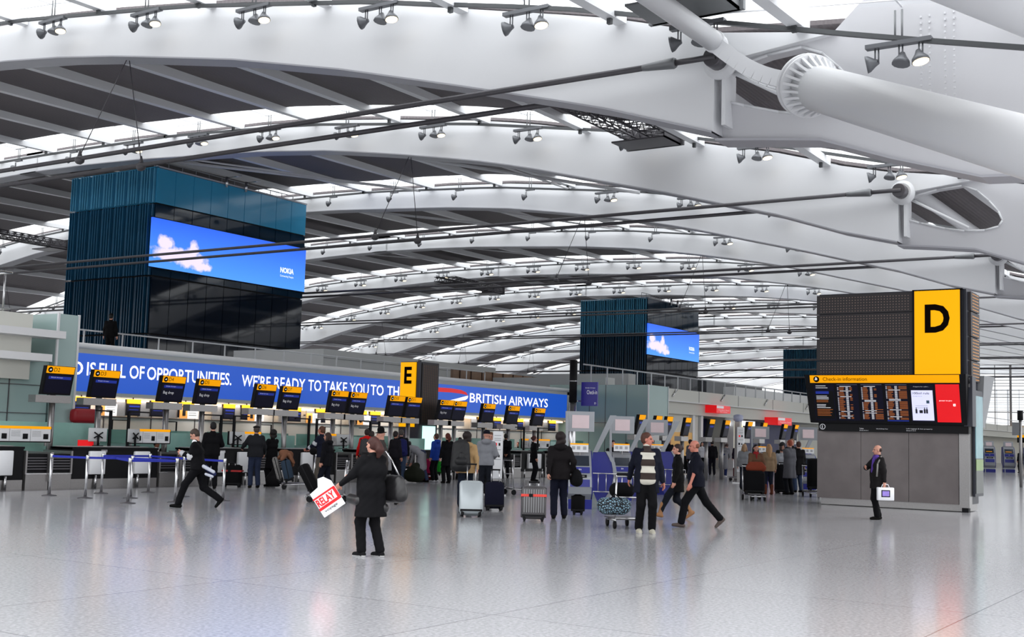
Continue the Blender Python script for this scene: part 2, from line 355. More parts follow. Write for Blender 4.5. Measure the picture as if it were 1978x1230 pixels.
for k in range(0, NR):
    a, a2 = RA[k], RA[k+1]
    d = MB()
    kk = 1 if k == 0 else 2
    for b in DB:
        z0 = zdeck(b, k); z1 = zdeck(b, k+1)
        t = (a2-SKY-a)/(a2-a); zm = z0+(z1-z0)*t
        d.v += [(a+.3, b, z0), (a2-SKY, b, zm), (a2-SKY, b, zm+.12), (a+.3, b, z0+.12)]
    for i in range(len(DB)-1):
        for j in range(4): d.face([i*4+j, i*4+(j+1) % 4, (i+1)*4+(j+1) % 4, (i+1)*4+j], DECK)
    o = struct(d.build('ceiling'))
    for b in PB:
        za, zb2 = zdeck(b, k), zdeck(b, k+1); p = MB(); wd = .17; dp = .52
        x0, x1 = a+TH-.1, a2+.02
        p.hexa([(x0, b-wd, za-dp), (x1, b-wd, zb2-dp+.25), (x1, b+wd, zb2-dp+.25), (x0, b+wd, za-dp), (x0, b-wd, za+.02), (x1, b-wd, zb2+.02), (x1, b+wd, zb2+.02), (x0, b+wd, za+.02)], WHITE)
        p.box((a2-.68, b-.06, zdeck(b, k+1)-.45), (a2-.56, b+.06, zdeck(b, k+1)-.2), RAIL)
        p.build('purlin', o)
    g = MB()
    for p, q2 in zip(DB, DB[1:]):
        z0, z1 = zdeck(p, k+1)+.28, zdeck(q2, k+1)+.28
        g.poly([(a2-SKY, p, z0), (a2+.1, p, z0), (a2+.1, q2, z1), (a2-SKY, q2, z1)], PANE)
    g.build('skylight_glazing', o)
    g = MB()
    for p, q2 in zip(DB, DB[1:]):
        z0, z1 = zdeck(p, k+1)+.22, zdeck(q2, k+1)+.22
        x = a2-.5; g.hexa([(x-.02, p, z0-.03), (x+.02, p, z0-.03), (x+.02, q2, z1-.03), (x-.02, q2, z1-.03), (x-.02, p, z0), (x+.02, p, z0), (x+.02, q2, z1), (x-.02, q2, z1)], WHITE)
    for b in np.arange(7.6, 118, 5.33): g.box((a2-SKY, b-.02, zdeck(b, k+1)+.2), (a2+.05, b+.02, zdeck(b, k+1)+.24), WHITE)
    g.build('glazing_frame', o)
# ---- spotlight clusters
SPN = {}
def spot_geo(m, c, ax, lit):
    ax = Vector(ax).normalized(); c = Vector(c)
    m.lathe([(.05, -.30), (.07, -.26), (.10, -.2), (.19, -.08), (.21, 0)], c, LAMPG, 12, ax)
    return (c, ax)
protos = {}
def cluster(kind):
    r = thing('spotlight_cluster', 'x', 'spotlight', (0, 0, 0))
    b = MB(); n = 3 if kind == 3 else 1
    if n == 3: b.box((-.1, -.75, -.10), (.1, .75, 0), LAMPG)
    else: b.box((-.08, -.3, -.07), (.08, .3, 0), LAMPG)
    b.tube((0, .08, 0), (0, .08, .75), .025, GALV, 6); b.tube((0, -.08, 0), (0, -.08, .75), .025, GALV, 6)
    b.build('mounting_bar', r)
    for i in range(n):
        y = (.5, -.05, -.5)[i] if n == 3 else .3
        ax = ((-.3, 1.2, -.25), (-.2, .1, -1), (-.1, -.25, -1))[i]
        s = MB(); s.tube((0, y-.04, -.1), (0, y-.04, -.42), .02, LAMPG, 6); s.tube((0, y+.04, -.1), (0, y+.04, -.42), .02, LAMPG, 6)
        spot_geo(s, (0, y+(.25 if i == 0 else 0), -.55 if i else -.45), ax, i == 2); so_ = s.build('spotlight', r)
        if i == 2: MB().lathe([(.19, .005), (.19, .012)], (0, y, -.55), LAMPON, 12, ax).build('lamp_face', so_)
    return r
mids = [(p+q)/2 for p, q in zip(PB, PB[1:])]
for k in range(1, 8):
    cnt = 0
    for b in sorted(mids, key=lambda b: -b):
        z = zrail(b, k)-.12
        x, y = proj(RA[k]-.62, b, z)
        if not (-10 < x < 1990 and -20 < y < 900): continue
        if x > 1950 or (k > 5 and x < 590): continue
        kind = 3 if (b < 50 or k >= 5 or (k == 2 and b < 56)) else 1
        if k in (3, 4) and b > 36: kind = 1
        cnt += 1
        lab = f'grey {"triple spotlight cluster" if kind == 3 else "single spotlight"} on the {ORD[k-1]} girder rail, number {cnt} from its left end'
        lab = f'{ORD[cnt-1] if cnt > 1 else "first"} grey {"spotlight cluster" if kind == 3 else "single spotlight"} from the left along the {ORD[k-1]} roof girder rail'
        if kind not in protos: protos[kind] = cluster(kind); o = protos[kind]; o.location = (RA[k]-.62, b, z); o['label'] = lab; o['group'] = 'spotlights under the roof rails'
        else: dup(protos[kind], (RA[k]-.62, b, z), label=lab, group='spotlights under the roof rails')
# ---- tie cables in pairs
def sag_len(k): return
for k in range(1, 10):
    a = RA[k]
    zc = 11.15 if k != 1 else 11.38
    for s, off in (('near', -.5), ('far', TH+.5)):
        t = thing('tie_cable', f'dark steel tie cable under the {ORD[k-1]} roof girder, {s} one of the pair', 'cable', (a+off, 65, zc), group='roof tie cables')
        c = MB(); r = .075
        if k == 1: r = .085
        if k > 3: r = .06
        c.tube((0, 13.9-65, 0), (0, 116.1-65, 0), r, CABLE, 8); c.build('cable_strand', t)
        for sg, e in ((1, 12.6), (-1, 117.4)):
            so = MB()
            so.lathe([(.10, 0), (.13, .25), (.21, 1.1), (.22, 1.3), (.18, 1.34)][::-1] if 0 else [(.12, 0), (.15, .06), (.14, .2), (.1, .8), (.085, .95)], (0, e-65+sg*.6, 0), GALV, 14, (0, sg, 0))
            so.tube((0, e-65+sg*.65, 0), (0, e-65-sg*.5, 0), .08, CABLE, 8)
            so.build('socket', t)
        for b in ((37.2 if off < 0 else 36.0), 93.9):
            cl = MB(); cl.lathe([(.05, -.2), (.15, -.1), (.17, 0), (.15, .1), (.05, .2)], (0, b-65, -.06), CABLE, 10, (0, 1, 0)); cl.lathe([(.10, 0), (.02, .3)], (0, b-65, .05), CABLE, 8)
            top = zbot(b, k)-zc
            cl.tube((0, b-65, .1), (.9 if off < 0 else -.9, (35.9 if b < 65 else b)-65, top), .018, CABLE, 5)
            cl.build('hanger_wire', t)
# ---- wind braces of some bays
for (k, b0, b1) in ((3, 44.2, 41.9), (3, 34.0, 36.5), (4, 57.5, 52.4), (4, 68.3, 62.9), (2, 52.6, 48.0), (2, 31.4, 36.6), (4, 40, 36.6), (5, 62, 57.5)):
    m = MB(); m.tube((RA[k]+TH+.05, b0, zbot(b0, k)+.1), (RA[k+1]-.25, b1, ztop(b1, k+1)-.3), .06, WHITE2, 6)
    tag(m.build('brace_rod'), f'white diagonal brace rod behind the {ORD[k-1]} roof girder', 'brace', 'diagonal roof braces')
for k in (2, 3):
    for b0, b1 in ((57.5, 47.2), (41.9, 31.2)):
        m = MB(); m.tube((RA[k]+TH, b0, zbot(b0, k)+.5), (RA[k+1]-1.5, b1, ztop(b1, k+1)-.5), .09, WHITE2, 6)
        tag(m.build('brace_rod'), f'long white slanting tie under the deck behind the {ORD[k-1]} roof girder', 'brace', 'diagonal roof braces')
# ---- strut tubes and leaning column arms
def strut(a0, a1, lab):
    t = thing('strut_tube', lab, 'roof strut', (a0, 12.05, 11.7 if a0 < 20 else 11.4)); L = a1-a0
    m = MB(); m.tube((0, 0, 0), (L-.9, 0, 0), .26, WHITE, 28); m.build('tube', t)
    m = MB(); m.lathe([(.26, -.06), (.29, -.04), (.29, .02), (.25, .05), (.25, .3), (.18, .5)], (L-.9, 0, 0), WHITE, 24, (1, 0, 0)); m.build('collar', t)
strut(RA[0], RA[1]+.2, 'thick white round strut crossing down to the nearest girder node, top right')
strut(RA[2]+.5, RA[3]+.2, 'white round strut behind the tall yellow D tower roof node, far right')
strut(RA[4]+.5, RA[5]+.2, 'white round strut between the fourth and fifth roof girder nodes')
def column_arm(P, J, E, r, lab, detail=True):
    P, J, E = Vector(P), Vector(J), Vector(E); t = thing('column_arm', lab, 'column', tuple(J)); d = (E-J).normalized(); p = P-J
    m = MB(); m.tube(d*.25, E-J, r, WHITE, 40, r2=r*1.05); m.build('arm_tube', t)
    m = MB()
    for off in (-.02, .16): m.lathe([(r*.9, -.05), (r*1.42, -.05), (r*1.42, .05), (r*.9, .05)], d*off, WHITE, 40, d)
    u = d.cross(Vector((0, 0, 1))).normalized(); v = d.cross(u)
    for i in range(24):
        th = 2*PI*i/24; e = u*math.cos(th)+v*math.sin(th); q = d.cross(e)*.03
        a, b, c = d*.2+e*r, d*.2+e*r*1.4, d*.62+e*r
        m.poly([a+q, b+q, c+q], WHITE); m.poly([c-q, b-q, a-q], WHITE); m.poly([b+q, b-q, c-q, c+q], WHITE)
        a, b, c = -d*.06+e*r*.9, -d*.06+e*r*1.35, -d*.42+e*r*.8
        m.poly([a+q, b+q, c+q], WHITE); m.poly([c-q, b-q, a-q], WHITE); m.poly([b+q, b-q, c-q, c+q], WHITE)
    m.build('joint_flange', t)
    m = MB(); m.lathe([(r*1.0, 0), (r*.8, .5), (r*.5, 1.1), (r*.3, 1.35)], (0, 0, 0), WHITE, 24, -d); m.build('cone_casting', t)
    n = 10   # two curved strap plates from the node to the cone
    for side in (-1, 1):
        m = MB(); pts = []
        for i in range(n+1):
            s = i/n; c = p*(1-s)+(-d*.3)*s; bow = math.sin(s*PI)*.0
            c = c+Vector((0, 0, 1))*(-.22*math.sin(s*PI))+Vector((side*(.26-.06*s), 0, 0)); pts.append(c)
        for a, b in zip(pts, pts[1:]):
            ax = (b-a).normalized(); up = ax.cross(Vector((1, 0, 0))).normalized()*(.2); th = Vector((.045, 0, 0))
            m.hexa([a-up-th, a-up+th, b-up+th, b-up-th, a+up-th, a+up+th, b+up+th, b+up-th], WHITE)
        m.build('strap_plate', t)
column_arm((27.4, 12.0, 11.6), (27.2, 9.65, 10.24), (17.5, -1.4, 4.0), .53, 'huge white tubular column arm with ribbed bolted flange, upper right')
column_arm((61.3, 12.0, 11.4), (61.1, 9.6, 10.0), (51, -1.4, 3.6), .53, 'white tubular column arm beyond the second girder, right edge above the D tower')
t = thing('corner_tube', 'pale tube crossing the top right corner of the picture', 'roof strut', (18, -2, 5.42))
m = MB(); m.tube((0, 0, 0), (0, 8.2, 4.97), .8, WHITE, 32); m.build('tube', t)
# ---- truss gantries
def truss(m, p, q, w, h, n, r, mt):
    p, q = Vector(p), Vector(q); d = (q-p); u = Vector((0, 0, 1)); s = d.cross(u).normalized()*w/2; v = u*h/2
    C = lambda t, a, b: p+d*t+s*a+v*b
    for a in (-1, 1):
        for b in (-1, 1): m.tube(C(0, a, b), C(1, a, b), r, mt, 6)
    for i in range(n):
        t0, t1 = i/n, (i+1)/n
        for a in (-1, 1):
            m.tube(C(t0, a, -1), C((t0+t1)/2, a, 1), r*.6, mt, 5); m.tube(C((t0+t1)/2, a, 1), C(t1, a, -1), r*.6, mt, 5)
        for b in (-1, 1): m.tube(C(t0, -1, b), C(t1, 1, b), r*.6, mt, 5); m.tube(C(t0, -1, b), C(t0, 1, b), r*.6, mt, 5)
def gantry(a, b, z, L, lab, mt=CABLE):
    t = thing('access_gantry', lab, 'gantry', (a, b, z)); m = MB()
    truss(m, (-L, 0, 0), (0, 0, 0), 1.0, .5, int(L*1.6), .04, mt); m.build('truss_beam', t)
    m = MB(); truss(m, (-L, 1.6, .1), (0, 1.6, .1), .5, .4, int(L*1.6), .035, mt); m.build('side_truss', t)
    m = MB(); m.box((-1.6, -.5, -.5), (0, -.45, .1), mt); m.box((-.1, -.6, -.5), (.05, 2.0, .35), mt); m.tube((.08, .2, .0), (.14, .2, 0), .28, mt, 12); m.box((-1.6, -.5, -.5), (0, 1.9, -.44), mt); m.build('platform', t)
gantry(44.05, 21.4, 14.25, 9, 'dark lattice access gantry hanging under the deck left of the nearest node', CABLE)
gantry(27.1, 11.8, 12.85, 8, 'pale lattice gantry behind the thick strut at the top edge', GALV)
gantry(95.4, 64.3, 15.7, 8, 'distant dark lattice gantry between the two blue towers', CABLE)
gantry(60.9, 84, 16.2, 9, 'dark lattice gantry at the left edge beside the big blue tower', CABLE)
# ================================================================ far glazed end wall and side wall
for i, (axis, pos, lo, hi) in enumerate((('a', 200, -60, 49), ('b', 121, -10, 285), ('a', 282, 40, 121))):
    m = MB(); o = None
    if axis == 'a': m.box((pos, lo, 0), (pos+.3, hi, 5.5), CREAM)
    else: m.box((lo, pos, 0), (hi, pos+.3, 2.2), CREAM)
    wl = struct(m.build('wall_far' if axis == 'a' else 'wall_side'))
    fr = MB(); z0, z1 = (5.5, 15) if axis == 'a' else (2.2, 11)
    G = mat('mullion_grey', S(150, 152, 156), .5)
    for j, t in enumerate(np.arange(lo, hi, 2.33)):
        wdt = .16 if j % 3 == 0 else .05
        if axis == 'a': fr.box((pos-.1, t-wdt, z0), (pos+.1, t+wdt, z1), G)
        elif j % 3 == 0: fr.box((t-wdt, pos-.1, z0), (t+wdt, pos+.1, z1), G)
    for z in (z0, 7.6, 9.9, 10.4, 11.0, 11.7, 12.1, 12.6, 13.6, 15):
        if z > z1: continue
        if axis == 'a': fr.box((pos-.08, lo, z-.05), (pos+.08, hi, z+.05), G)
        else: fr.box((lo, pos-.08, z-.05), (hi, pos+.08, z+.05), G)
    wn = struct(fr.build(f'window_{i+1}'))
    pn = MB()
    if axis == 'a': pn.poly([(pos, lo, z0), (pos, hi, z0), (pos, hi, z1), (pos, lo, z1)], PANE)
    else: pn.poly([(lo, pos, z0), (hi, pos, z0), (hi, pos, z1), (lo, pos, z1)], PANE)
    pn.build('window_glass', wn)
    if axis == 'a':
        ws = MB(); ws.box((pos-1.2, 20, 3.2), (pos, hi, 3.45), WARM); ws.build('warm_light_strip', wl)
# ================================================================ building masses
def wall(name, boxes, m, parts=()):
    q = MB()
    for a, b in boxes: q.box(a, b, m)
    o = struct(q.build(name)); return o
wl = wall('wall_left', [((0, 30, 2.9), (20.9, 34, 4.75)), ((0, 30.3, 0), (21.6, 34, 2.9))], CREAM)
m = MB(); m.box((0, 29.45, 4.10), (21.62, 30.35, 4.31), WHITE); m.build('ledge', wl)
m = MB(); m.box((0, 29.5, 3.42), (21.25, 30.35, 3.63), WHITE); m.build('ledge', wl)
m = MB(); m.box((0, 30.2, 0), (21.66, 30.3, 3.44), TEALL)
for z in (1.95, 2.75): m.box((0, 30.17, z), (21.7, 30.2, z+.02), DSTEEL)
for a in (14.2, 17.3, 20.4): m.box((a, 30.17, 0), (a+.02, 30.2, 3.44), DSTEEL)
m.build('glass_cladding', wl)
gf = thing('glass_fin', 'pale teal glass fin wall standing left of the blue slogan banner', 'glass wall', (21.74, 30, 0))
m = MB(); m.box((0, 0, 0), (.7, 4.2, 4.86), TEALL); m.build('glass_panel', gf)
m = MB(); m.box((.66, -.03, 0), (.72, .03, 4.88), WHITE); m.box((-.03, -.03, 0), (.03, .03, 4.88), WHITE); m.build('edge_trim', gf)
r = thing('balcony_railing', 'short grey balcony railing on the cream block at the left edge', 'railing', (0, 30.4, 4.75))
m = MB()
for z, rr in ((1.15, .035), (.12, .02)): m.tube((8, 0, z), (20.4, 0, z), rr, CHROME, 8); m.tube((20.4, 0, z), (20.4, 4.5, z), rr, CHROME, 8)
m.build('rail_tube', r)
for x in (12, 13.3, 14.6, 15.9, 17.2, 18.5, 19.9): MB().tube((x, 0, 0), (x, 0, 1.15), .03, CHROME, 6).build('rail_post', r)
MB().tube((20.4, .3, 0), (20.4, .3, 1.15), .03, CHROME, 6).build('rail_post', r)
# ---- slogan banner block
bk = wall('wall_banner', [((22.55, 34.15, 2.62), (57.6, 34.9, 4.3)), ((22.55, 34.6, 0), (57.6, 34.9, 2.7)), ((22.55, 34.9, 4.0), (57.8, 46, 4.3))], PALE)
m = MB(); m.tube((22.4, 34.0, 4.30), (57.7, 34.0, 4.30), .10, WHITE, 16); m.build('cornice_tube', bk)
m = MB(); m.box((22.4, 33.98, 2.66), (57.7, 34.16, 2.78), PALE); m.box((22.4, 33.98, 4.05), (57.7, 34.16, 4.22), PALE); m.box((57.45, 33.98, 2.55), (57.7, 34.16, 4.22), PALE); m.build('banner_frame', bk)
m = MB(); m.box((22.6, 34.2, 2.50), (57.4, 34.5, 2.58), WARM); m.build('warm_light_strip', bk)
m = MB()
for a in np.arange(23, 57, 2.05): m.box((a, 34.56, 0), (a+.02, 34.6, 2.6), DSTEEL)
m.box((22.4, 34.55, 1.95), (57.6, 34.6, 1.99), DSTEEL); m.build('panel_joint', bk)
bn = thing('slogan_banner', 'long lit blue banner reading IS FULL OF OPPORTUNITIES above the check-in desks', 'banner', (22.5, 34.0, 2.78))
m = MB(); m.box((0, -.03, 0), (34.9, .1, 1.27), SIGNB); bf = m.build('banner_face', bn)

TXT = [('D', 25.2, 25.67), ('IS', 25.82, 26.17), ('FULL', 26.31, 27.42), ('OF', 27.58, 28.22), ('OPPORTUNITIES.', 28.34, 32.35), ("WE'RE", 32.88, 34.43), ('READY', 34.63, 36.41), ('TO', 36.59, 37.37), ('TAKE', 37.5, 38.99), ('YOU', 39.15, 40.42), ('TO', 40.55, 41.44), ('THE', 41.69, 42.9), ('WORLD', 43.15, 45.0)]
for s_, a0_, a1_ in TXT[:12]:
    text('lettering', s_, LETW, bf, (a0_-22.5, -.045, .53), 0, h=.46, w=a1_-a0_, bold=.012)
text('lettering', 'BRITISH', LETW, bf, (48.07-22.5, -.045, .50), 0, h=.46, w=3.2, bold=.008)
text('lettering', 'AIRWAYS', LETW, bf, (51.52-22.5, -.045, .50), 0, h=.46, w=3.85, bold=.008)
rb = MB()   # ribbon emblem: red sweep over, white return stroke
up = [(22.6, 1.10), (24.0, 1.11), (24.8, 1.07), (25.25, .97), (25.42, .82), (25.2, .86), (24.8, .89), (24.0, .91), (22.6, .89)]
rb.poly([(x, -.045, z) for x, z in up], RED)
lo = [(25.42, .82), (25.40, .70), (25.2, .60), (24.6, .52), (23.7, .50), (24.3, .60), (24.9, .72), (25.25, .79)]
rb.poly([(x, -.045, z) for x, z in lo], LETW)
rb.build('ribbon_emblem', bf)
rr = thing('parapet_railing', 'long grey railing on the roof above the blue slogan banner', 'railing', (24, 40, 4.3))
m = MB()
for z in (1.08, .55): m.tube((0, 0, z), (34, 0, z), .032 if z > 1 else .015, RPAINT, 8)
m.build('rail_tube', rr)
for i in range(19): MB().tube((.6+i*1.86, 0, 0), (.6+i*1.86, 0, 1.08), .035, RPAINT, 6).build('rail_post', rr)
# pale plant room blocks and timber hoarding on the roof behind
o = wall('wall_plantroom', [((49.6, 45, 4.3), (66.6, 52, 6.2))], PALE)
m = MB(); m.box((49.6, 44.96, 5.7), (66.6, 45, 5.73), GREYP); m.build('panel_joint', o)
ho = MB(); ho.box((57, 41.5, 4.31), (60.35, 41.7, 5.55), WOOD); ho.box((60.35, 41.5, 4.66), (68.4, 41.7, 5.55), WOOD)
for a in np.arange(57.6, 68.2, 1.15): ho.box((a, 41.44, 4.67), (a+.05, 41.5, 5.55), mat('hoarding_batten', S(70, 48, 38), .6))
tag(ho.build('timber_hoarding'), 'brown timber hoarding boards on the roof behind the BRITISH AIRWAYS lettering', 'hoarding')
o = wall('wall_stepped', [((68.5, 36, 4.3), (69.5, 47, 5.9)), ((60.4, 33.2, 4.66), (61.5, 41, 5.2))], PALE)
# ---- right hand cream block
wr = wall('wall_right', [((60.4, 29.95, 3.95), (190, 50, 4.65)), ((60.4, 30.25, 3.25), (190, 50, 3.96)), ((60.4, 33, 0), (190, 34, 3.3)), ((61.0, 30.65, 0), (67.5, 31, 3.3))], CREAM)
m = MB(); m.box((60.4, 29.88, 3.92), (190, 29.96, 3.97), WHITE)
for a in np.arange(66, 190, 6): m.box((a, 29.93, 3.97), (a+.03, 29.95, 4.65), GREYP)
m.build('fascia_joint', wr)
m = MB()
for a, z in ((62.3, 4.2), (69.2, 4.2), (76.4, 4.2), (84.4, 4.2)): m.tube((a, 29.9, z), (a+.55, 29.9, z+.4), .05, CHROME, 6)
m.build('fascia_lamp', wr)
gb = thing('glass_block', 'frosted teal glass block to the right of the banner with faint reflections', 'glass wall', (57.9, 29.2, 0))
m = MB(); m.box((0, 0, 0), (2.4, 6.2, 4.64), TEALW)
m.build('glass_panel', gb)
m = MB(); m.box((-.03, -.03, 0), (.03, .03, 4.66), WHITE); m.box((2.37, -.03, 0), (2.43, .03, 4.66), WHITE)
m.box((-.02, 0, 2.55), (0, 6.2, 2.58), DSTEEL)
for y in (1.3, 2.6, 3.6): m.box((-.02, y, 0), (-.005, y+.02, 4.64), DSTEEL)
m.build('edge_trim', gb)
rr = thing('parapet_railing', 'long grey railing running along the cream block beyond the glass block', 'railing', (54, 31, 4.55))
m = MB(); m.tube((0, 0, .95), (120, 0, .95), .04, RPAINT, 8); m.build('rail_tube', rr)
for i in range(46): MB().tube((.8+i*1.75, 0, 0), (.8+i*1.75, 0, .95), .042, RPAINT, 6).build('rail_post', rr)
o = wall('wall_grey_roof', [((112, 50, 4.65), (127, 56, 7.9))], GREYP)
o = wall('wall_white_parapet', [((100, 42, 4.65), (190, 43, 6.6))], WHITE)
# shop openings
m = MB(); m.box((72.6, 30.9, 0), (73.1, 32, 3.25), CREAM); struct(m.build('wall_pier'))
m = MB(); m.box((67.6, 30.5, 0), (67.9, 31, 3.25), WHITE); m.box((72.4, 30.4, 0), (72.7, 31, 3.25), WHITE); m.box((66.2, 30.4, 0), (66.5, 31, 3.25), WHITE); struct(m.build('trim_1'))
m = MB(); m.box((68, 32.6, 0), (72.4, 32.9, 3.2), BLACKM); tag(m.build('shop_backdrop'), 'dark shop interior between white pillars under the cream block', 'shop')
m = MB(); m.box((73.2, 32.6, 0), (90, 32.9, 3.2), mat('navy_wall', S(22, 26, 84), .5)); tag(m.build('navy_backdrop'), 'dark navy wall behind the queue left of the D tower', 'wall panel')
m = MB(); m.box((61.2, 30.45, .8), (66.2, 30.62, 2.2), mat('amber_alcove', S(196, 156, 92), .5, emit=.15, ecol=S(230, 170, 80))); tag(m.build('alcove_panel'), 'warm amber lit panel behind the desks right of the glass block', 'panel')
sl = MB(); sl.box((72.8, 30.2, 1.2), (73.4, 30.26, 2.9), mat('lit_shop_sign', S(250, 236, 150), .4, emit=1.2, ecol=S(255, 240, 170))); tag(sl.build('vertical_light_sign'), 'narrow glowing yellow vertical sign inside the shop opening', 'sign')
sl = MB(); sl.box((71.8, 30.6, 2.75), (72.35, 30.7, 3.05), LETW); sl.box((74.0, 30.6, 2.8), (76.5, 30.7, 3.12), LETW); tag(sl.build('shop_light_box'), 'white lit shop light box beside the grey pillar under the cream fascia', 'sign')
def red_sign(a, b, z, w, h, lab):
    t = thing('red_sign', lab, 'sign', (a, b, z)); m = MB(); m.box((0, 0, 0), (w, 30.25-b, h), RED); m.box((.02, -.01, h*.62), (w*.5, 0, h*.95), INKW); t = m.build('light_box', t)
    text('lettering', 'Travellers Check', INKW, t, (w*.12, -.012, h*.32), 0, w=w*.8, h=h*.16); text('lettering', 'Service', INKW, t, (w*.25, -.012, h*.1), 0, w=w*.5, h=h*.14)
red_sign(67.6, 29.5, 3.0+.45, 2.1, .45, 'small red and white hanging sign on the cream fascia, the left one')
red_sign(77.3, 29.3, 2.95, 2.6, .5, 'red and white box sign above the queue left of the D tower')
# ================================================================ blue glass towers
GT = [mat('backlit_glass_top', S(52, 128, 164), .12, var=.2, scale=.35, emit=.10, ecol=S(40, 120, 160)), mat('navy_glass', S(10, 38, 58), .05, var=.2, scale=.6), mat('navy_glass_low', S(8, 20, 34), .04, var=.25, scale=.6)]  # top glass: sky light from behind put into a paler colour and glow
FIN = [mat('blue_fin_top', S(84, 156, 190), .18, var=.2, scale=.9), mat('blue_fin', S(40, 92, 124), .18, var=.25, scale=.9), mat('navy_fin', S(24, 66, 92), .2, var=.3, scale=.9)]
def screen_mat():
    m = bpy.data.materials.new('sky_advert_screen'); m.use_nodes = True; nt = m.node_tree; N = nt.nodes; L = nt.links; b = N['Principled BSDF']
    tc = N.new('ShaderNodeTexCoord'); sep = N.new('ShaderNodeSeparateXYZ'); L.new(tc.outputs['Object'], sep.inputs[0])
    mr = N.new('ShaderNodeMapRange'); mr.inputs[1].default_value = 0; mr.inputs[2].default_value = 2.9; L.new(sep.outputs[2], mr.inputs[0])
    r = N.new('ShaderNodeValToRGB'); r.color_ramp.elements[0].color = S(74, 150, 255); r.color_ramp.elements[1].color = S(40, 98, 238); L.new(mr.outputs[0], r.inputs[0])
    def blob(cx, cz, rx, rz):
        s = N.new('ShaderNodeVectorMath'); s.operation = 'SUBTRACT'; s.inputs[1].default_value = (cx, 0, cz); L.new(tc.outputs['Object'], s.inputs[0])
        q = N.new('ShaderNodeVectorMath'); q.operation = 'MULTIPLY'; q.inputs[1].default_value = (1/rx, 0, 1/rz); L.new(s.outputs[0], q.inputs[0])
        l = N.new('ShaderNodeVectorMath'); l.operation = 'LENGTH'; L.new(q.outputs[0], l.inputs[0]); return l.outputs['Value']
    bl = [blob(1.3, .95, 1.4, .42), blob(2.9, .75, 1.3, .42), blob(.8, 1.5, .6, .42), blob(2.9, 1.4, .4, .5), blob(3.7, .5, .6, .3)]
    cur = bl[0]
    for x in bl[1:]:
        q = N.new('ShaderNodeMath'); q.operation = 'SMOOTH_MIN'; q.inputs[2].default_value = .2; L.new(cur, q.inputs[0]); L.new(x, q.inputs[1]); cur = q.outputs[0]
    nz = N.new('ShaderNodeTexNoise'); nz.inputs['Scale'].default_value = 2.2; nz.inputs['Detail'].default_value = 6; L.new(tc.outputs['Object'], nz.inputs['Vector'])
    ad = N.new('ShaderNodeMath'); ad.operation = 'MULTIPLY_ADD'; ad.inputs[1].default_value = 1.6; L.new(nz.outputs[0], ad.inputs[0]); L.new(cur, ad.inputs[2])
    mk = N.new('ShaderNodeMapRange'); mk.inputs[1].default_value = 1.55; mk.inputs[2].default_value = 2.0; mk.inputs[3].default_value = 1; mk.inputs[4].default_value = 0; L.new(ad.outputs[0], mk.inputs[0])
    mx = N.new('ShaderNodeMix'); mx.data_type = 'RGBA'; L.new(mk.outputs[0], mx.inputs[0]); L.new(r.outputs[0], mx.inputs[6]); mx.inputs[7].default_value = S(228, 216, 250)
    b.inputs['Base Color'].default_value = (.01, .01, .02, 1); b.inputs['Roughness'].default_value = .4
    L.new(mx.outputs[2], b.inputs['Emission Color']); b.inputs['Emission Strength'].default_value = 1.0
    return m
ADV = screen_mat()
def tower(a, b, La, Lb, H, lab, screen, ztopband=1.9):
    t = thing('glass_tower', lab, 'tower', (a, b, 0))
    m = MB(); m.box((.25, .12, 0), (La-.05, Lb, H-.5), BLACKM); m.build('core', t)
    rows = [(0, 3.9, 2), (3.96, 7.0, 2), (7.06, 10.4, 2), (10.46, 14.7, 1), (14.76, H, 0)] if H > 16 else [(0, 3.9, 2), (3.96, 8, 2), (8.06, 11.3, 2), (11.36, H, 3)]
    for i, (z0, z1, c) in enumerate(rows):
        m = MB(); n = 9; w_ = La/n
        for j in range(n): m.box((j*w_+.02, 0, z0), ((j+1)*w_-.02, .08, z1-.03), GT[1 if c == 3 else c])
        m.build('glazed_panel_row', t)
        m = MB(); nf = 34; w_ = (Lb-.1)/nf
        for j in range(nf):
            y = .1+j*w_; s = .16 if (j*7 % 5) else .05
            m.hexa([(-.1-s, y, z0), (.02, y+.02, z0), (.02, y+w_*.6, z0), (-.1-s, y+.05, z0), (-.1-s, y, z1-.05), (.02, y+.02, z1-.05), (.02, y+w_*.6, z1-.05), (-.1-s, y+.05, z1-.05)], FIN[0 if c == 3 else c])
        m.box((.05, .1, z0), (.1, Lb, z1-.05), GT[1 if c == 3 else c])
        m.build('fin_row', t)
    m = MB(); m.box((-.05, -.03, H), (La+.03, .15, H+.09), FLANGE); m.box((-.05, -.03, H), (.1, Lb, H+.04), GT[0]); m.build('roof_edge', t)
    rg = MB(); rg.tube((.5, .9, H+.6), (La-.4, .9, H+.6), .03, FLANGE, 6)
    for i in range(12): rg.tube((.5+i*(La-.9)/11, .9, H-.3), (.5+i*(La-.9)/11, .9, H+.6), .025, FLANGE, 6)
    rg.build('roof_railing', t)
    if screen:
        x0, x1, z0, z1 = screen
        m = MB(); m.box((x0, -.14, 0), (x1, -.02, z1-z0), ADV); o = m.build('advert_screen', t, loc=(0, 0, z0))
        m = MB(); f = .05; m.box((x0-f, -.12, z0-f), (x1+f, 0, z0), BLACKM); m.box((x0-f, -.12, z1), (x1+f, 0, z1+f), BLACKM); m.build('screen_frame', t)
        text('lettering', 'NOKIA', LETW, t, (x1-2.35, -.15, z0+1.02), 0, h=.36, w=1.25, bold=.03)
        text('lettering', 'Connecting People', LETW, t, (x1-2.35, -.15, z0+.72), 0, h=.17, w=1.25)
    for x in (La*.42, La*.55):
        m = MB(); m.tube((x, -.1, H-.2), (x, -.1, H+.45), .09, CHROME, 8); m.tube((x, -.1, H+.4), (x, -1.4, H+.4), .03, CHROME, 6); m.build('window_cleaning_arm', t)
    return t
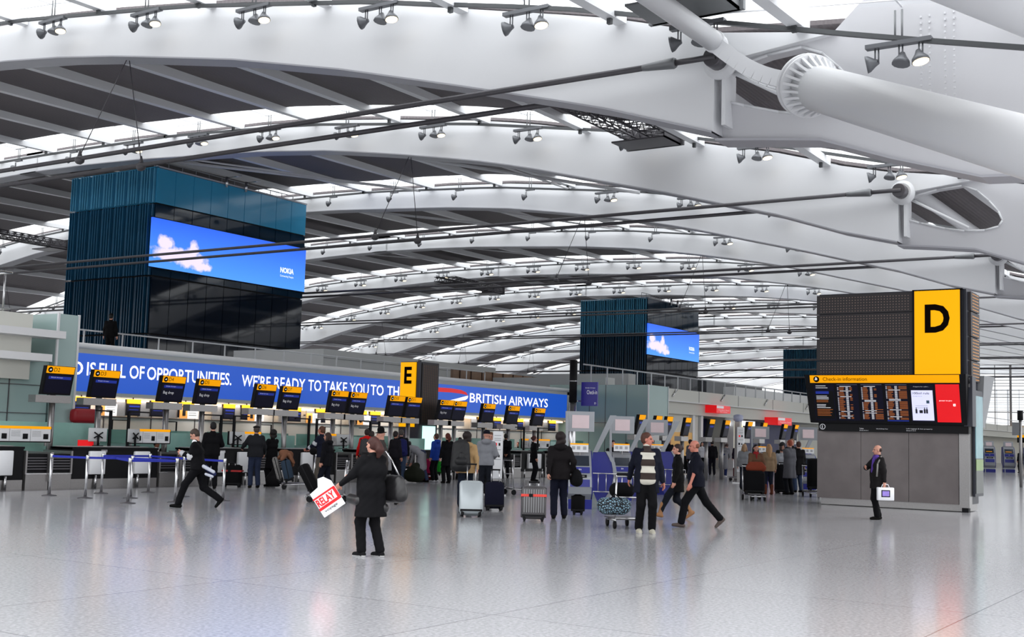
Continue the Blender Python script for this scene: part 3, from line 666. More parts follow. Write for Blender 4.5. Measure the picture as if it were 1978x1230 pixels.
tower(46.5, 55.82, 12.7, 7.75, 16.85, 'big dark blue glass tower with a wide blue sky advert screen, left', (-.28, 12.7, 10.92, 13.82))
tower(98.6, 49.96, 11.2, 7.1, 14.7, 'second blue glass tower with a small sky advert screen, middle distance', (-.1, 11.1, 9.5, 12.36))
tower(170, 55.82, 10.5, 7.9, 15.6, 'most distant dark glass tower just left of the D tower', None)
# ================================================================ tower D with the information screens
DOT = mat('light_dot', S(120, 102, 94), .4, emit=.06, ecol=S(190, 150, 120), var=.3, scale=3)
CHAR = mat('charcoal_mesh_panel', S(52, 48, 50), .55, .2, var=.08, scale=4)
CHARD = mat('charcoal_frame', S(42, 44, 54), .45, .2)
td = thing('zone_sign_tower', 'tall charcoal tower with the big yellow D sign and check-in screens', 'sign tower', (34, 7.48, 0))
W_, D_, H_ = 4.24, 1.34, 6.06    # local: y 0..W_ (left in the picture is large y), x 0..D_
m = MB(); m.box((.06, .08, .2), (D_, W_-.05, H_), CHARD); m.build('tower_body', td)
m = MB(); m.box((.06, .1, .02), (D_-.05, W_-.12, .2), STEEL); m.build('plinth', td)
for i, (y0, y1) in enumerate(((.30, 1.62), (1.63, 2.95), (2.96, 4.22))):
    m = MB(); m.box((0, y0, .2), (.06, y1, 2.15), mat('brushed_panel', S(106, 100, 100), .36, .75, var=.22, scale=2.2)); m.build('steel_panel', td)
m = MB(); m.box((-.03, .02, .12), (.3, .28, 2.3), STEEL); m.box((-.02, .05, 0), (.2, .22, .12), BLACKM); m.build('corner_post', td)
for z0, z1 in ((5.48, 6.02), (4.78, 5.45), (4.13, 4.75), (3.5, 4.10)):
    m = MB(); m.box((-.02, 1.47, z0), (.06, W_, z1), CHAR)
    y = 1.62
    while y < W_-.1:
        z = z0+.06
        while z < z1-.04: m.box((-.028, y-.012, z-.012), (-.02, y+.012, z+.012), DOT); z += .078
        y += .083
    m.build('perforated_panel', td)
m = MB()
for z0, z1 in ((5.48, 6.0), (4.78, 5.45), (4.13, 4.75), (3.55, 4.10)):
    m.box((.25, 0, z0), (D_-.06, .08, z1), CHAR)
    x = .45
    while x < D_-.15:
        z = z0+.05
        while z < z1-.04: m.box((x-.035, -.012, z-.011), (x+.035, 0, z+.011), mat('amber_dot', S(190, 140, 90), .4, emit=.25, ecol=S(220, 150, 80))); z += .085
        x += .13
m.build('perforated_side_panel', td)
m = MB(); m.box((-.06, .22, 3.62), (.06, 1.44, 6.04), YEL); ylp = m.build('yellow_light_panel', td)
m = MB(); m.box((-.06, 1.44, 3.6), (.06, 1.5, 6.06), BLACKM); m.box((-.06, .16, 3.6), (.06, .22, 6.06), BLACKM); m.box((-.06, .16, 6.03), (.06, 1.5, 6.07), BLACKM); m.build('panel_frame', td)
text('lettering', 'D', INKB, ylp, (-.065, 1.16, 4.86), -PI/2, h=.79, w=.67, bold=.035)
sb = MB()   # slanted screen housing, leaning forward at the top
sb.hexa([(-.35, .0, 2.33), (0, .0, 2.33), (0, 4.3, 2.33), (-.35, 4.3, 2.33), (-.70, -.06, 3.68), (0, -.06, 3.68), (0, 4.36, 3.68), (-.70, 4.36, 3.68)], BLACKM)
sb.build('screen_housing', td)
def SP(u, v, off=.012):    # point on the slanted housing face: u metres from its left edge, v 0..1 upward
    x = -.35-.35*v-off; return (x, 4.33-u, 2.33+1.35*v)
def spoly(m, u0, u1, v0, v1, mt, off=.012): m.poly([SP(u0, v0, off), SP(u1, v0, off), SP(u1, v1, off), SP(u0, v1, off)], mt)
m = MB(); spoly(m, .12, 4.22, .83, .985, YELD); m.build('yellow_header', td)
text('lettering', 'Check-in information', INKB, td, SP(.50, .87, .02), -PI/2, h=.105, w=1.25, tilt=PI/2+.25)
m = MB(); m.lathe([(.085, 0), (.085, .006)], SP(.31, .905, .014), INKB, 20, (-1, 0, -.25)); m.build('arrow_disc', td)
m = MB(); m.poly([SP(.26, .885, .026), SP(.34, .885, .026), SP(.34, .93, .026)], INKW); m.poly([SP(.34, .93, .026), SP(.29, .95, .026), SP(.26, .885, .026)], INKW); m.build('arrow_mark', td)
random.seed(3)
sx = [(.20, .80), (.86, 1.48), (1.54, 2.16), (2.22, 2.84), (2.90, 3.53), (3.58, 4.20)]
for i, (u0, u1) in enumerate(sx):
    m = MB(); bgm = [NAVYS, BLACKM, BLACKM, BLACKM, mat('screen_lilac', S(205, 206, 232), .3, emit=.55, ecol=S(205, 206, 235)), RED][i]
    spoly(m, u0, u1, .05, .80, NAVYS if i != 5 else RED)
    if i in (0, 4): spoly(m, u0+.03, u1-.03, .08, .66 if i == 0 else .68, BLACKM if i == 0 else bgm, .016)
    scr = m.build('screen', td)
    m = MB()
    if i == 0:
        spoly(m, u0+.06, u0+.44, .60, .655, BLUB, .02)
        for j, v in enumerate((.76, .72, .55, .52, .49, .37, .34, .31)): spoly(m, u0+.07, u0+.07+random.uniform(.25, .42), v, v+.012, INKW, .02)
        for j, v in enumerate((.46, .43, .27, .24, .21, .18, .15)): spoly(m, u0+.07, u0+.07+random.uniform(.3, .45), v, v+.012, INKO, .02)
    elif i in (1, 2, 3):
        spoly(m, u0+.02, u1-.02, .785, .80, mat('grey_bar', S(80, 82, 100), .4), .02)
        v = .75
        while v > .07:
            if random.random() < .2: spoly(m, u0+.1, u0+.42, v, v+.012, INKW, .02)
            else:
                spoly(m, u0+.03, u0+.06, v, v+.011, INKW, .02); spoly(m, u0+.07, u0+.07+random.uniform(.1, .17), v, v+.011, INKO, .02)
                spoly(m, u0+.27, u0+.34, v, v+.013, INKW, .02)
                if i == 3 or (i == 2 and v < .3): spoly(m, u0+.38, u0+.6, v, v+.011, INKO, .02)
                elif random.random() < .6: spoly(m, u0+.38, u0+.45, v, v+.011, INKO, .02)
            v -= .0235
        if i == 3: spoly(m, u0+.02, u1-.02, .055, .075, BLUB, .02)
    elif i == 4:
        B2 = mat('black_icon', S(20, 20, 30), .4)
        for cx, w_, h_ in ((.14, .05, .12), (.36, .05, .12), (.42, .05, .12)):
            spoly(m, u0+cx-w_/2, u0+cx+w_/2, .22, .22+h_*.7, B2, .02); spoly(m, u0+cx-.01, u0+cx+.01, .3, .22+h_, B2, .02)
        spoly(m, u0+.22, u0+.31, .225, .285, B2, .02)
        spoly(m, u0+.42, u0+.50, .42, .48, mat('icon_teal', S(60, 90, 110), .4), .02)
        for v in (.37, .33): spoly(m, u0+.12, u0+.45, v, v+.004, B2, .02)
    if m.v: m.build('screen_print', scr)
u0 = sx[4][0]
text('lettering', '100ml rule', INKB, td, SP(u0+.07, .60, .02), -PI/2, h=.062, w=.44, tilt=PI/2+.25)
text('lettering', 'Prepare for cabin...', INKW, td, SP(u0+.10, .74, .02), -PI/2, h=.028, w=.42, tilt=PI/2+.25)
text('lettering', 'through security', INKB, td, SP(u0+.07, .555, .02), -PI/2, h=.02, w=.25, tilt=PI/2+.25)
u0 = sx[5][0]
text('lettering', 'power to you', LETW, td, SP(u0+.08, .46, .02), -PI/2, h=.034, w=.33, tilt=PI/2+.25)
m = MB(); spoly(m, u0+.44, u0+.50, .37, .415, LETW, .02); spoly(m, u0+.46, u0+.49, .385, .4, RED, .024); m.build('screen_mark', td)
m = MB(); m.box((-.24, -.02, 2.1), (0, 4.1, 2.33), BLACK); m.build('service_band', td)
text('lettering', 'Toilets', INKW, td, (-.25, 2.92, 2.17), -PI/2, h=.035, w=.12); text('lettering', 'Zones A, B, C', INKW, td, (-.25, 2.92, 2.12), -PI/2, h=.03, w=.25)
text('lettering', 'World Duty Free', INKW, td, (-.25, 2.45, 2.17), -PI/2, h=.03, w=.32)
text('lettering', 'Left luggage & lost property', INKW, td, (-.25, 1.62, 2.19), -PI/2, h=.03, w=.7); text('lettering', 'Zones F, G, H', INKW, td, (-.25, 1.62, 2.14), -PI/2, h=.03, w=.25)
m = MB(); m.lathe([(.08, 0), (.08, .008), (.068, .008), (.068, 0)], (-.245, 3.98, 2.22), INKW, 20, (-1, 0, 0)); m.lathe([(.064, 0), (.064, .012)], (-.245, 3.98, 2.22), BLACK, 20, (-1, 0, 0)); m.build('information_disc', td)
text('lettering', 'i', INKW, td, (-.265, 3.995, 2.175), -PI/2, h=.09, bold=.03)
m = MB(); m.box((-.32, -.14, 2.3), (.1, .08, 3.65), CHARD); m.box((-.33, -.08, 3.35), (-.3, .02, 3.6), STEEL); m.lathe([(.055, 0), (.07, .03), (.04, .05)], (-.33, -.03, 3.5), BLACKM, 16, (-1, 0, 0)); m.build('speaker_fin', td)
ad = MB(); ad.box((.3, -.06, .42), (1.30, 0, 3.3), CHARD); ad.build('poster_frame', td)
POST = mat('poster_print', S(84, 122, 130), .25, emit=.12, ecol=S(110, 170, 185), var=.8, scale=1.4)
m = MB(); m.box((.36, -.075, 1.45), (1.24, -.06, 3.15), POST); m.box((.36, -.075, .5), (1.24, -.06, 1.45), mat('poster_dark', S(30, 40, 38), .3)); m.box((.36, -.08, 1.12), (1.24, -.06, 1.42), mat('poster_green', S(96, 128, 50), .3)); m.build('poster', td)
m = MB(); m.hexa([(1.34, -.02, 2.3), (1.75, -.02, 2.3), (1.75, .1, 2.3), (1.34, .1, 2.3), (1.34, -.1, 3.75), (2.1, -.22, 3.75), (2.1, .1, 3.75), (1.34, .1, 3.75)], GREYP); m.build('rear_screen_housing', td)
# ================================================================ tower E
te = thing('zone_sign_tower', 'slim charcoal tower with the yellow E sign in front of the blue banner', 'sign tower', (37.9, 29.25, 0))
m = MB(); m.box((.05, .02, .0), (1.3, 1.0, 4.55), CHARD); m.box((.02, 0, 0), (.1, .12, 4.6), CHARD); m.build('tower_body', te)
m = MB(); m.box((-.02, .2, 1.95), (.05, .95, 4.52), YEL); ylp = m.build('yellow_light_panel', te)
text('lettering', 'E', INKB, ylp, (-.03, .75, 3.66), -PI/2, h=.68, w=.38, bold=.03)
m = MB(); m.box((.15, -.02, 2.05), (1.2, .02, 4.5), CHAR)
for i in range(8):
    for j in range(46): m.box((.25+i*.12, -.03, 2.15+j*.05), (.30+i*.12, -.02, 2.165+j*.05), mat('amber_dot_dim', S(130, 96, 66)))
m.build('perforated_side_panel', te)
m = MB(); m.box((.3, -.05, .9), (1.1, .0, 2.0), mat('bright_poster', S(205, 250, 240), .3, emit=1.0, ecol=S(200, 255, 240), var=.2, scale=3)); m.build('bright_poster', te)
# ================================================================ check-in sign mast
t = thing('sign_mast', 'steel mast with a navy Check-in sign right of the blue banner', 'sign mast', (37.6, 22, 0))
MB().tube((0, 0, 0), (0, 0, 2.98), .13, CHROME, 16).build('mast', t)
m = MB(); m.tube((0, 0, 2.98), (0, 0, 4.5), .14, BLACKM, 16); m.tube((0, 0, 3.72), (0, 0, 3.76), .145, CHROME, 16); m.build('mast_cap', t)
m = MB(); m.box((.28, -.85, 2.86), (.34, -.18, 3.72), NAVYP); m.box((.02, -.2, 3.0), (.3, .02, 3.05), CHROME); t = m.build('sign_blade', t)
text('lettering', 'Check-in', INKW, t, (.27, -.42, 3.28), -PI/2, h=.15, w=.42); text('lettering', 'British Airways', INKW, t, (.27, -.36, 3.48), -PI/2, h=.05, w=.4); text('lettering', 'D', INKW, t, (.27, -.74, 2.92), -PI/2, h=.07)
# ================================================================ check-in desks
def desk(a, L, lab, proto=[None]):
    t = thing('check_in_desk', lab, 'desk', (a, 27.2, 0), group='black check-in desks')
    m = MB(); m.box((0, .02, .24), (L, .9, 1.06), BLACK); m.box((0, -.02, 1.02), (L, .95, 1.08), BLACKM); m.box((.1, .3, 1.08), (L-.1, .9, 1.1), mat('worktop_grey', S(150, 152, 152), .3)); m.build('desk_body', t)
    m = MB(); m.box((0, 0, .0), (L, .9, .24), STEEL); m.build('kick_plate', t)
    for x in (.5, L-.85):
        m = MB(); m.rbox((x, -.10, .36), (x+.5, .02, .98), WPANEL, .02); m.build('bag_gauge_panel', t)
    m = MB(); m.box((.9, -.01, .95), (1.1, .02, 1.02), CHROME); m.build('card_reader', t)
    for x in (L/2-.7, L/2+.7): MB().tube((x, -.06, 0), (x, -.06, .34), .035, CHROME, 8).build('bumper_post', t)
    return t
def scale(a, L, lab):
    t = thing('baggage_scale', lab, 'baggage conveyor', (a, 27.15, 0), group='steel baggage scales')
    h = L/2
    for i in (0, 1):
        x = i*h
        m = MB(); m.box((x+.02, 0, 0), (x+h-.02, 1.2, .38), STEEL); m.box((x+.02, -.02, .38), (x+h-.02, .02, .41), CHROME); m.build('scale_base', t)
        m = MB(); m.box((x+.04, .05, .42), (x+h-.04, .5, .9), BLACKM)
        for z in (.5, .57, .64, .71, .78): m.box((x+.05, .02, z), (x+h-.05, .05, z+.03), DSTEEL)
        m.build('roller_bed', t)
    for p, q in (((0, 0, .38), (.05, 1.2, .98)), ((L-.05, 0, .38), (L, 1.2, .98)), ((h-.04, -.1, .2), (h+.04, .9, .95))): MB().box(p, q, STEEL).build('side_guard', t)
    return t
st = [16.5, 20.4, 24.7, 28.6, 32.2, 35.7, 39.0, 42.3, 45.6]
for i, a in enumerate(st):
    e = st[i+1]-1.45 if i+1 < len(st) else a+2
    desk(a, e-a, f'black check-in desk with white panels, {ORD[i] if i else "first"} from the left')
    if i+1 < len(st): scale(e+.03, 1.4, f'steel baggage scale pair, {ORD[i] if i else "first"} from the left, beside black desks')
# screens on poles above the desks
def pole_screen(a, b, z, lab, num, bag, sc=1, h=None, full=True, group='numbered check-in screens on poles'):
    t = thing('check_in_screen', lab, 'screen', (a, b, 0), group=group)
    MB().tube((0, .12, 0), (0, .12, z-.72), .085, STEEL, 14).build('pole', t)
    def Q(x, v, off=0): return (x, -.02-.17*v-off, z-.78+.78*v)
    W2 = .46*sc
    m = MB(); m.hexa([Q(-W2, 0), Q(W2, 0), (W2, .10, z-.78), (-W2, .10, z-.78), Q(-W2, 1), Q(W2, 1), (W2, -.05, z), (-W2, -.05, z)], BLACKM); m.build('screen_case', t)
    m = MB(); m.poly([Q(-W2+.02, .74, .006), Q(W2-.02, .74, .006), Q(W2-.02, .985, .006), Q(-W2+.02, .985, .006)], YELD); m.poly([Q(-W2+.02, 1.003), Q(W2-.02, 1.003), (W2, -.08, z+.004), (-W2, -.08, z+.004)], YELD); hd_ = m.build('yellow_header', t)
    m = MB(); m.poly([Q(-W2+.05, .06, .006), Q(W2-.05, .06, .006), Q(W2-.05, .70, .006), Q(-W2+.05, .70, .006)], NAVYS); dp_ = m.build('display', t)
    m = MB(); m.poly([Q(-W2+.12, .54, .012), Q(W2-.08, .54, .012), Q(W2-.08, .64, .012), Q(-W2+.12, .64, .012)], BLUB); m.build('blue_bar', dp_)
    m = MB(); m.box((-.62*sc, -.02, z-1.0), (.5*sc, .3, z-.80), STEEL); m.build('bracket_box', t)
    if num:
        text('lettering', num, INKB, hd_, Q(-W2+.25, .80, .012), 0, h=.11, tilt=PI/2+.21)
        m = MB(); m.lathe([(.075, 0), (.075, .006)], Q(-W2+.14, .86, .006), INKB, 16, (0, -1, -.2)); m.poly([Q(-W2+.10, .83, .02), Q(-W2+.16, .83, .02), Q(-W2+.17, .89, .02), Q(-W2+.11, .88, .02)], INKW); m.build('arrow_disc', hd_)
        text('lettering', 'British Airways', INKW, dp_, Q(-W2+.2, .575, .018), 0, h=.035, w=.36, tilt=PI/2+.21)
    if bag: text('lettering', 'Bag drop', INKW, dp_, Q(-W2+.13, .28, .012), 0, h=.11, w=.4, tilt=PI/2+.21)
    return t
for i, (n, a) in enumerate((('D2', 20.7), ('D3', 22.23), ('D4', 24.68), ('D5', 26.1), ('D6', 28.57), ('D7', 29.76), ('D8', 32.18), ('D9', 33.21), ('D10', 35.43), ('D11', 36.47), ('D12', 38.57), ('D13', 39.48), ('D14', 41.56), ('D15', 43.45), ('D16', 45.56))):
    z = 3.25-(a-20.7)*.0113
    pole_screen(a, 28.5, z, f'check-in screen with yellow header numbered {n} on a steel pole', n, n in ('D4', 'D5', 'D7', 'D8', 'D9', 'D12'))
for i, (px, a) in enumerate(((1234, 42.8), (1267, 44.3), (1287, 45.3), (1323, 47.1), (1370, 49.6), (1400, 51.3), (1443, 54.0), (1472, 55.9), (1512, 58.7), (1533, 60.3))):
    pole_screen(a, 22+(0 if i < 3 else .0), 2.69, f'small amber-topped check-in screen on a pole, {ORD[i] if i else "first"} from the left in the distant row', None, False, sc=.62, group='distant check-in screens behind the kiosks')
# hanging screens at the back wall
for i, a in enumerate((25.18, 27.27, 28.3, 29.59, 31.65, 32.57, 35.15, 36.65, 39.23, 40.1, 42.61, 48.11, 49.5, 51.6, 52.9, 54.74)):
    t = thing('hanging_screen', f'small amber-topped screen hanging under the banner soffit, {ORD[i] if i else "first"} from the left', 'screen', (a*1.024, 34.1, 2.45), group='hanging desk screens under the banner')
    MB().tube((0, 0, .1), (0, 0, .25), .02, BLACKM, 6).build('hanger', t)
    w_ = .3 if i % 3 else .36
    m = MB(); m.box((-w_, -.04, -.42), (w_, .06, .14), BLACKM); m.build('case', t)
    m = MB(); m.box((-w_, -.06, .0), (w_, -.04, .15), YELD); m.build('yellow_header', t)
    m = MB(); m.box((-w_+.03, -.055, -.38), (w_-.03, -.04, -.03), NAVYS); m.box((-w_+.1, -.06, -.12), (w_-.05, -.055, -.07), BLUB); m.box((-w_+.1, -.06, -.22), (w_-.1, -.055, -.2), BLUB); m.build('display', t)
    m = MB(); m.box((-w_-.5, .0, -.45), (-w_, .06, .05), STEEL); m.build('side_plate', t)
for i, a in enumerate((22.6, 26.68, 30.32, 33.7, 36.98, 40.18, 44.02)):
    t = thing('desk_number_card', f'orange and white desk card on the back wall, {ORD[i] if i else "first"} from the left', 'sign', (a*1.0, 34.0, 2.0), group='orange and white cards on the back wall')
    MB().box((.1, .03, .3), (.14, .6, .34), BLACKM).build('bracket', t)
    m = MB(); m.box((-.35, 0, 0), (0, .03, .4), mat('orange_card', S(220, 150, 70), .5, emit=.1)); m.box((-.24, -.01, .1), (-.1, 0, .3), BLACKM); m.build('orange_half', t)
    m = MB(); m.box((0, 0, 0), (.5, .03, .4), WPANEL)
    for z in (.12, .2, .28): m.box((.06, -.005, z), (.42, 0, z+.02), GREYP)
    m.build('white_half', t)
# baggage rule boards
for i, (a0, a1) in enumerate(((18.6, 20.49), (23.07, 24.6), (26.99, 28.37), (31.34, 32.6), (44.09, 46.4))):
    L = a1-a0
    t = thing('baggage_rules_board', f'white notice board with a yellow top strip standing on the desks, {ORD[i] if i else "first"} from the left', 'notice board', (a0, 28.3, 1.1), group='baggage rule boards on the desks')
    m = MB(); m.box((0, 0, .1), (L, .05, .48), WPANEL); bd_ = m.build('board', t)
    m = MB(); m.box((0, -.01, .43), (L, .06, .50), YELD); m.box((-.02, -.01, .08), (0, .06, .5), BLACKM); m.box((L, -.01, .08), (L+.02, .06, .5), BLACKM); m.box((0, -.01, .07), (L, .06, .1), BLACKM); m.build('frame', t)
    m = MB()
    for j in range(3):
        x = L*(.04+.33*j)
        for z in (.36, .32, .28, .24): m.box((x, -.006, z), (x+L*.14, 0, z+.008), GREYP)
        m.rbox((x+L*.18, -.012, .16), (x+L*.26, 0, .30), BLACKM, .02)
        m.box((x+L*.30, -.006, .1), (x+L*.303, 0, .43), GREYP)
    m.build('print', bd_)
    m = MB(); m.box((.1, .01, -.02), (.16, .04, .1), STEEL); m.box((L-.16, .01, -.02), (L-.1, .04, .1), STEEL); m.build('stand', t)
# black L shaped task light posts
for i, (a, e) in enumerate(((22.18, 21.69), (22.81, 23.51), (26.34, 25.66), (26.88, 27.5), (30.3, 29.62), (30.68, 31.33), (33.5, 32.9), (34.0, 34.6), (43.76, 43.1), (44.9, 45.7))):
    m = MB(); m.box((-.035, -.03, 0), (.035, .03, 1.0), BLACKM); m.box((0 if e > a else e-a, -.04, .96), (e-a if e > a else 0, .04, 1.0), BLACKM)
    tag(m.build('task_light_post', loc=(a, 28.0, 1.1)), f'black L-shaped task light post on the desks, {ORD[i] if i else "first"} from the left', 'desk lamp', 'black task light posts')
for i, a in enumerate((33.0, 35.6, 38.2, 40.8, 46.0, 48.8)):
    pass
for i, a in enumerate((24.1, 25.9, 28.6, 30.6, 33.2, 36.2, 38.9, 41.5, 45.9, 48.9, 51.8, 55.1)):
    m = MB(); s = 1 if i % 2 else -1; m.box((-.02, -.02, 0), (.02, .02, .75), BLACKM); m.box((0 if s > 0 else -.6, -.03, .72), (.6 if s > 0 else 0, .03, .75), BLACKM)
    tag(m.build('task_light_post', loc=(a, 32.6, 1.12)), f'thin black L-shaped light post at the back counter, {ORD[i] if i else "first"} from the left', 'desk lamp', 'back counter light posts')
# monitors seen from behind
for i, a in enumerate((21.75, 23.0, 27.0, 31.0, 32.0, 44.3, 46.9)):
    t = thing('computer_monitor', f'computer monitor seen from behind on the black desks, {ORD[i] if i else "first"} from the left', 'monitor', (a, 27.95, 1.1), rotz=.25 if i % 2 else -.3, group='desk monitors')
    m = MB(); m.rbox((-.26, 0, .12), (.26, .05, .5), mat('monitor_shell', S(190, 192, 194), .4), .02); m.build('shell', t)
    m = MB(); m.tube((0, -.04, .3), (0, -.04, .02), .03, BLACKM, 8); m.tube((-.12, -.05, .38), (.12, -.05, .22), .02, BLACKM, 6); m.tube((.12, -.05, .38), (-.12, -.05, .22), .02, BLACKM, 6); m.box((-.12, -.12, 0), (.12, .1, .02), BLACKM); m.build('stand', t)
# back counter with teal glass screens
t = thing('back_counter', 'pale back counter with teal glass screens behind the staff', 'counter', (22.6, 32.2, 0))
m = MB(); m.box((0, 0, 0), (34, .7, 1.12), mat('counter_teal', S(120, 158, 150), .4)); m.build('counter_body', t)
for i in range(15):
    m = MB(); m.box((.3+i*2.25, -.02, 1.12), (2.1+i*2.25, .0, 1.55), TEAL); m.build('glass_screen', t)
t = thing('desk_glass_screen', 'teal glass screen standing behind the black desks at the left', 'glass screen', (18.9, 28.95, 0))
m = MB(); m.box((0, 0, .0), (3.5, .03, 1.72), mat('teal_screen', S(150, 196, 186), .12)); m.build('pane', t)
for i, (a, L) in enumerate(((24.7, 2.2), (28.6, 2.2), (32.4, 2.0), (36.2, 2.0), (47.5, 2.5))):
    m = MB(); m.box((0, 0, 0), (L, .03, 1.5), mat('teal_screen', S(150, 196, 186))); tag(m.build('desk_glass_screen', loc=(a, 29.1, 0)), f'teal glass screen behind the desks, {ORD[i] if i else "first"} to the right of the glass fin', 'glass screen', 'teal desk screens')
m = MB(); m.rbox((0, 0, 0), (.9, .35, .42), mat('red_luggage', S(150, 18, 30), .5), .1); tag(m.build('holdall', loc=(22.3, 30.6-.9, 1.72)), 'bright red bag behind the D3 pole', 'bag')
m = MB(); m.box((0, 0, 0), (.5, .03, .16), RED); tag(m.build('red_card', loc=(21.2, 28.05, 1.1)), 'red card behind the D3 pole on the desk', 'sign')
# ================================================================ queue barriers
post = [(17.93, 24.67), (18.01, 23.46), (19.55, 24.87), (17.62, 21.5), (18.91, 22.99), (20.9, 24.74), (18.75, 21.28), (20.42, 22.92), (20.11, 21.19)]
names = ['leftmost', 'second from left', 'third from left, at the back', 'front one with the lowest base', 'tall pair partner just right of the front one', 'back middle', 'right front', 'right middle behind', 'rightmost beside the walking man']
p0 = None
for i, (x, y) in enumerate(post):
    lab = f'steel queue barrier post with round base, {names[i]}'
    if p0 is None:
        p0 = thing('barrier_post', lab, 'barrier post', (x, y, 0), group='steel queue barrier posts')
        MB().lathe([(.17, 0), (.17, .012), (.05, .03), (.035, .05)], (0, 0, 0), DSTEEL, 24).build('base', p0)
        MB().tube((0, 0, .03), (0, 0, .90), .032, CHROME, 14).build('shaft', p0)
        MB().lathe([(.036, 0), (.04, .01), (.04, .09), (.03, .11)], (0, 0, .88), CHROME, 14).build('cap', p0)
    else: dup(p0, (x, y, 0), label=lab)
for i, (p, q, lab) in enumerate(((0, 1, 'left end'), (1, 4, 'front left'), (2, 5, 'back, upper'), (5, 7, 'back right'), (3, 6, 'front right'), (4, 6, 'middle'), (7, 8, 'right end'), (2, 3, 'left diagonal'))):
    a, b = Vector((*post[p], .90)), Vector((*post[q], .90)); d = (b-a).normalized(); n = Vector((-d.y, d.x, 0))*.004
    a = a+d*.03; b = b-d*.03
    m = MB(); m.hexa([a-n, a+n, b+n, b-n, a-n+Vector((0, 0, .05)), a+n+Vector((0, 0, .05)), b+n+Vector((0, 0, .05)), b-n+Vector((0, 0, .05))], BELT)
    tag(m.build('barrier_tape'), f'blue retractable barrier tape between steel posts, {lab}', 'barrier tape', 'blue barrier tapes')
# ================================================================ self service kiosks
def kiosk(x, y, ang, lab, top=True, sc=1.0):
    t = thing('self_service_kiosk', lab, 'kiosk', (x, y, 0), rotz=ang, group='blue and silver self-service kiosks')
    # local: faces -x; width along y
    prof = [(.0, 0), (-.02, .22), (-.16, .34), (-.19, .5), (-.14, .72), (-.05, .95), (.06, 1.15), (.14, 1.27), (.26, 1.33), (.42, 1.3), (.5, 1.0), (.52, .5), (.5, 0)]
    m = MB(); m.prism([(a*sc, z*sc) for a, z in prof], 1, -.26*sc, .26*sc, KSILV); m.build('body', t)
    m = MB(); m.prism([(.0, .0), (-.03, .23), (.5, .23), (.5, 0)], 1, -.29*sc, .29*sc, KBLUE)
    for s in (-1, 1): m.prism([(a*sc+.05, z*sc*.97) for a, z in prof if z > .2], 1, s*.26*sc, s*.292*sc, KBLUE)
    m.build('blue_side', t)
    def F(u, z0, z1, off=.012):
        def xa(z):
            P = [(p[1], p[0]) for p in prof[:9]]; return float(np.interp(z, [p[0] for p in P], [p[1] for p in P]))
        return [((xa(z0)-off)*sc, u*sc, z0*sc), ((xa(z0)-off)*sc, -u*sc, z0*sc), ((xa(z1)-off)*sc, -u*sc, z1*sc), ((xa(z1)-off)*sc, u*sc, z1*sc)]
    m = MB(); m.poly(F(.21, .96, 1.18), mat('kiosk_screen', S(44, 50, 60), .15)); m.build('touch_screen', t)
    m = MB(); m.poly(F(.22, .80, .93), KBLUE); m.poly(F(.22, .50, .66), KBLUE); m.build('blue_panel', t)
    m = MB(); m.poly(F(.15, .70, .765), BLACKM); m.poly(F(.1, .72, .745, .02), STEEL); m.build('card_slot', t)
    text('lettering', 'BA', INKW, t, (F(.04, .86, .9, .02)[0][0], .03, .86*sc), -PI/2, h=.04)
    m = MB(); m.box((-.02, -.2, 1.36), (.02, .24, 1.56), WPANEL); m.box((-.03, -.2, 1.54), (.03, .24, 1.57), YELD)
    for u in (-.15, 0, .12): m.box((-.024, u, 1.42), (-.02, u+.08, 1.5), mat('light_print', S(170, 170, 175), .5))
    m.box((.0, -.01, 1.28), (.02, .01, 1.36), STEEL); m.build('instruction_card', t)
    if top:
        m = MB(); m.hexa([(-.1, .27, 0), (.1, .27, 0), (.1, .33, 0), (-.1, .33, 0), (.42, .27, 2.35), (.5, .27, 2.35), (.5, .33, 2.35), (.42, .33, 2.35)], KSILV); m.build('upright_frame', t)
        m = MB(); m.hexa([(.42, -.38, 1.86), (.48, -.38, 1.86), (.48, .30, 1.86), (.42, .30, 1.86), (.42, -.38, 2.35), (.52, -.38, 2.35), (.52, .30, 2.35), (.42, .30, 2.35)], KSILV); m.build('overhead_panel', t)
        m = MB(); m.box((.405, -.25, 1.94), (.42, .17, 2.26), mat('pale_pink_screen', S(205, 186, 190), .3, emit=.1)); m.build('overhead_screen', t)
    return t
kd = math.radians(0)
kiosk(25.35, 14.6, .62, 'nearest blue and silver self-service kiosk, with a pink overhead screen', sc=1.08)
kiosk(30.1, 15.97, .60, 'second self-service kiosk, just left of the man in the striped hoodie')
kiosk(34.4, 17.0, .6, 'third self-service kiosk, mostly hidden behind the man in the striped hoodie')
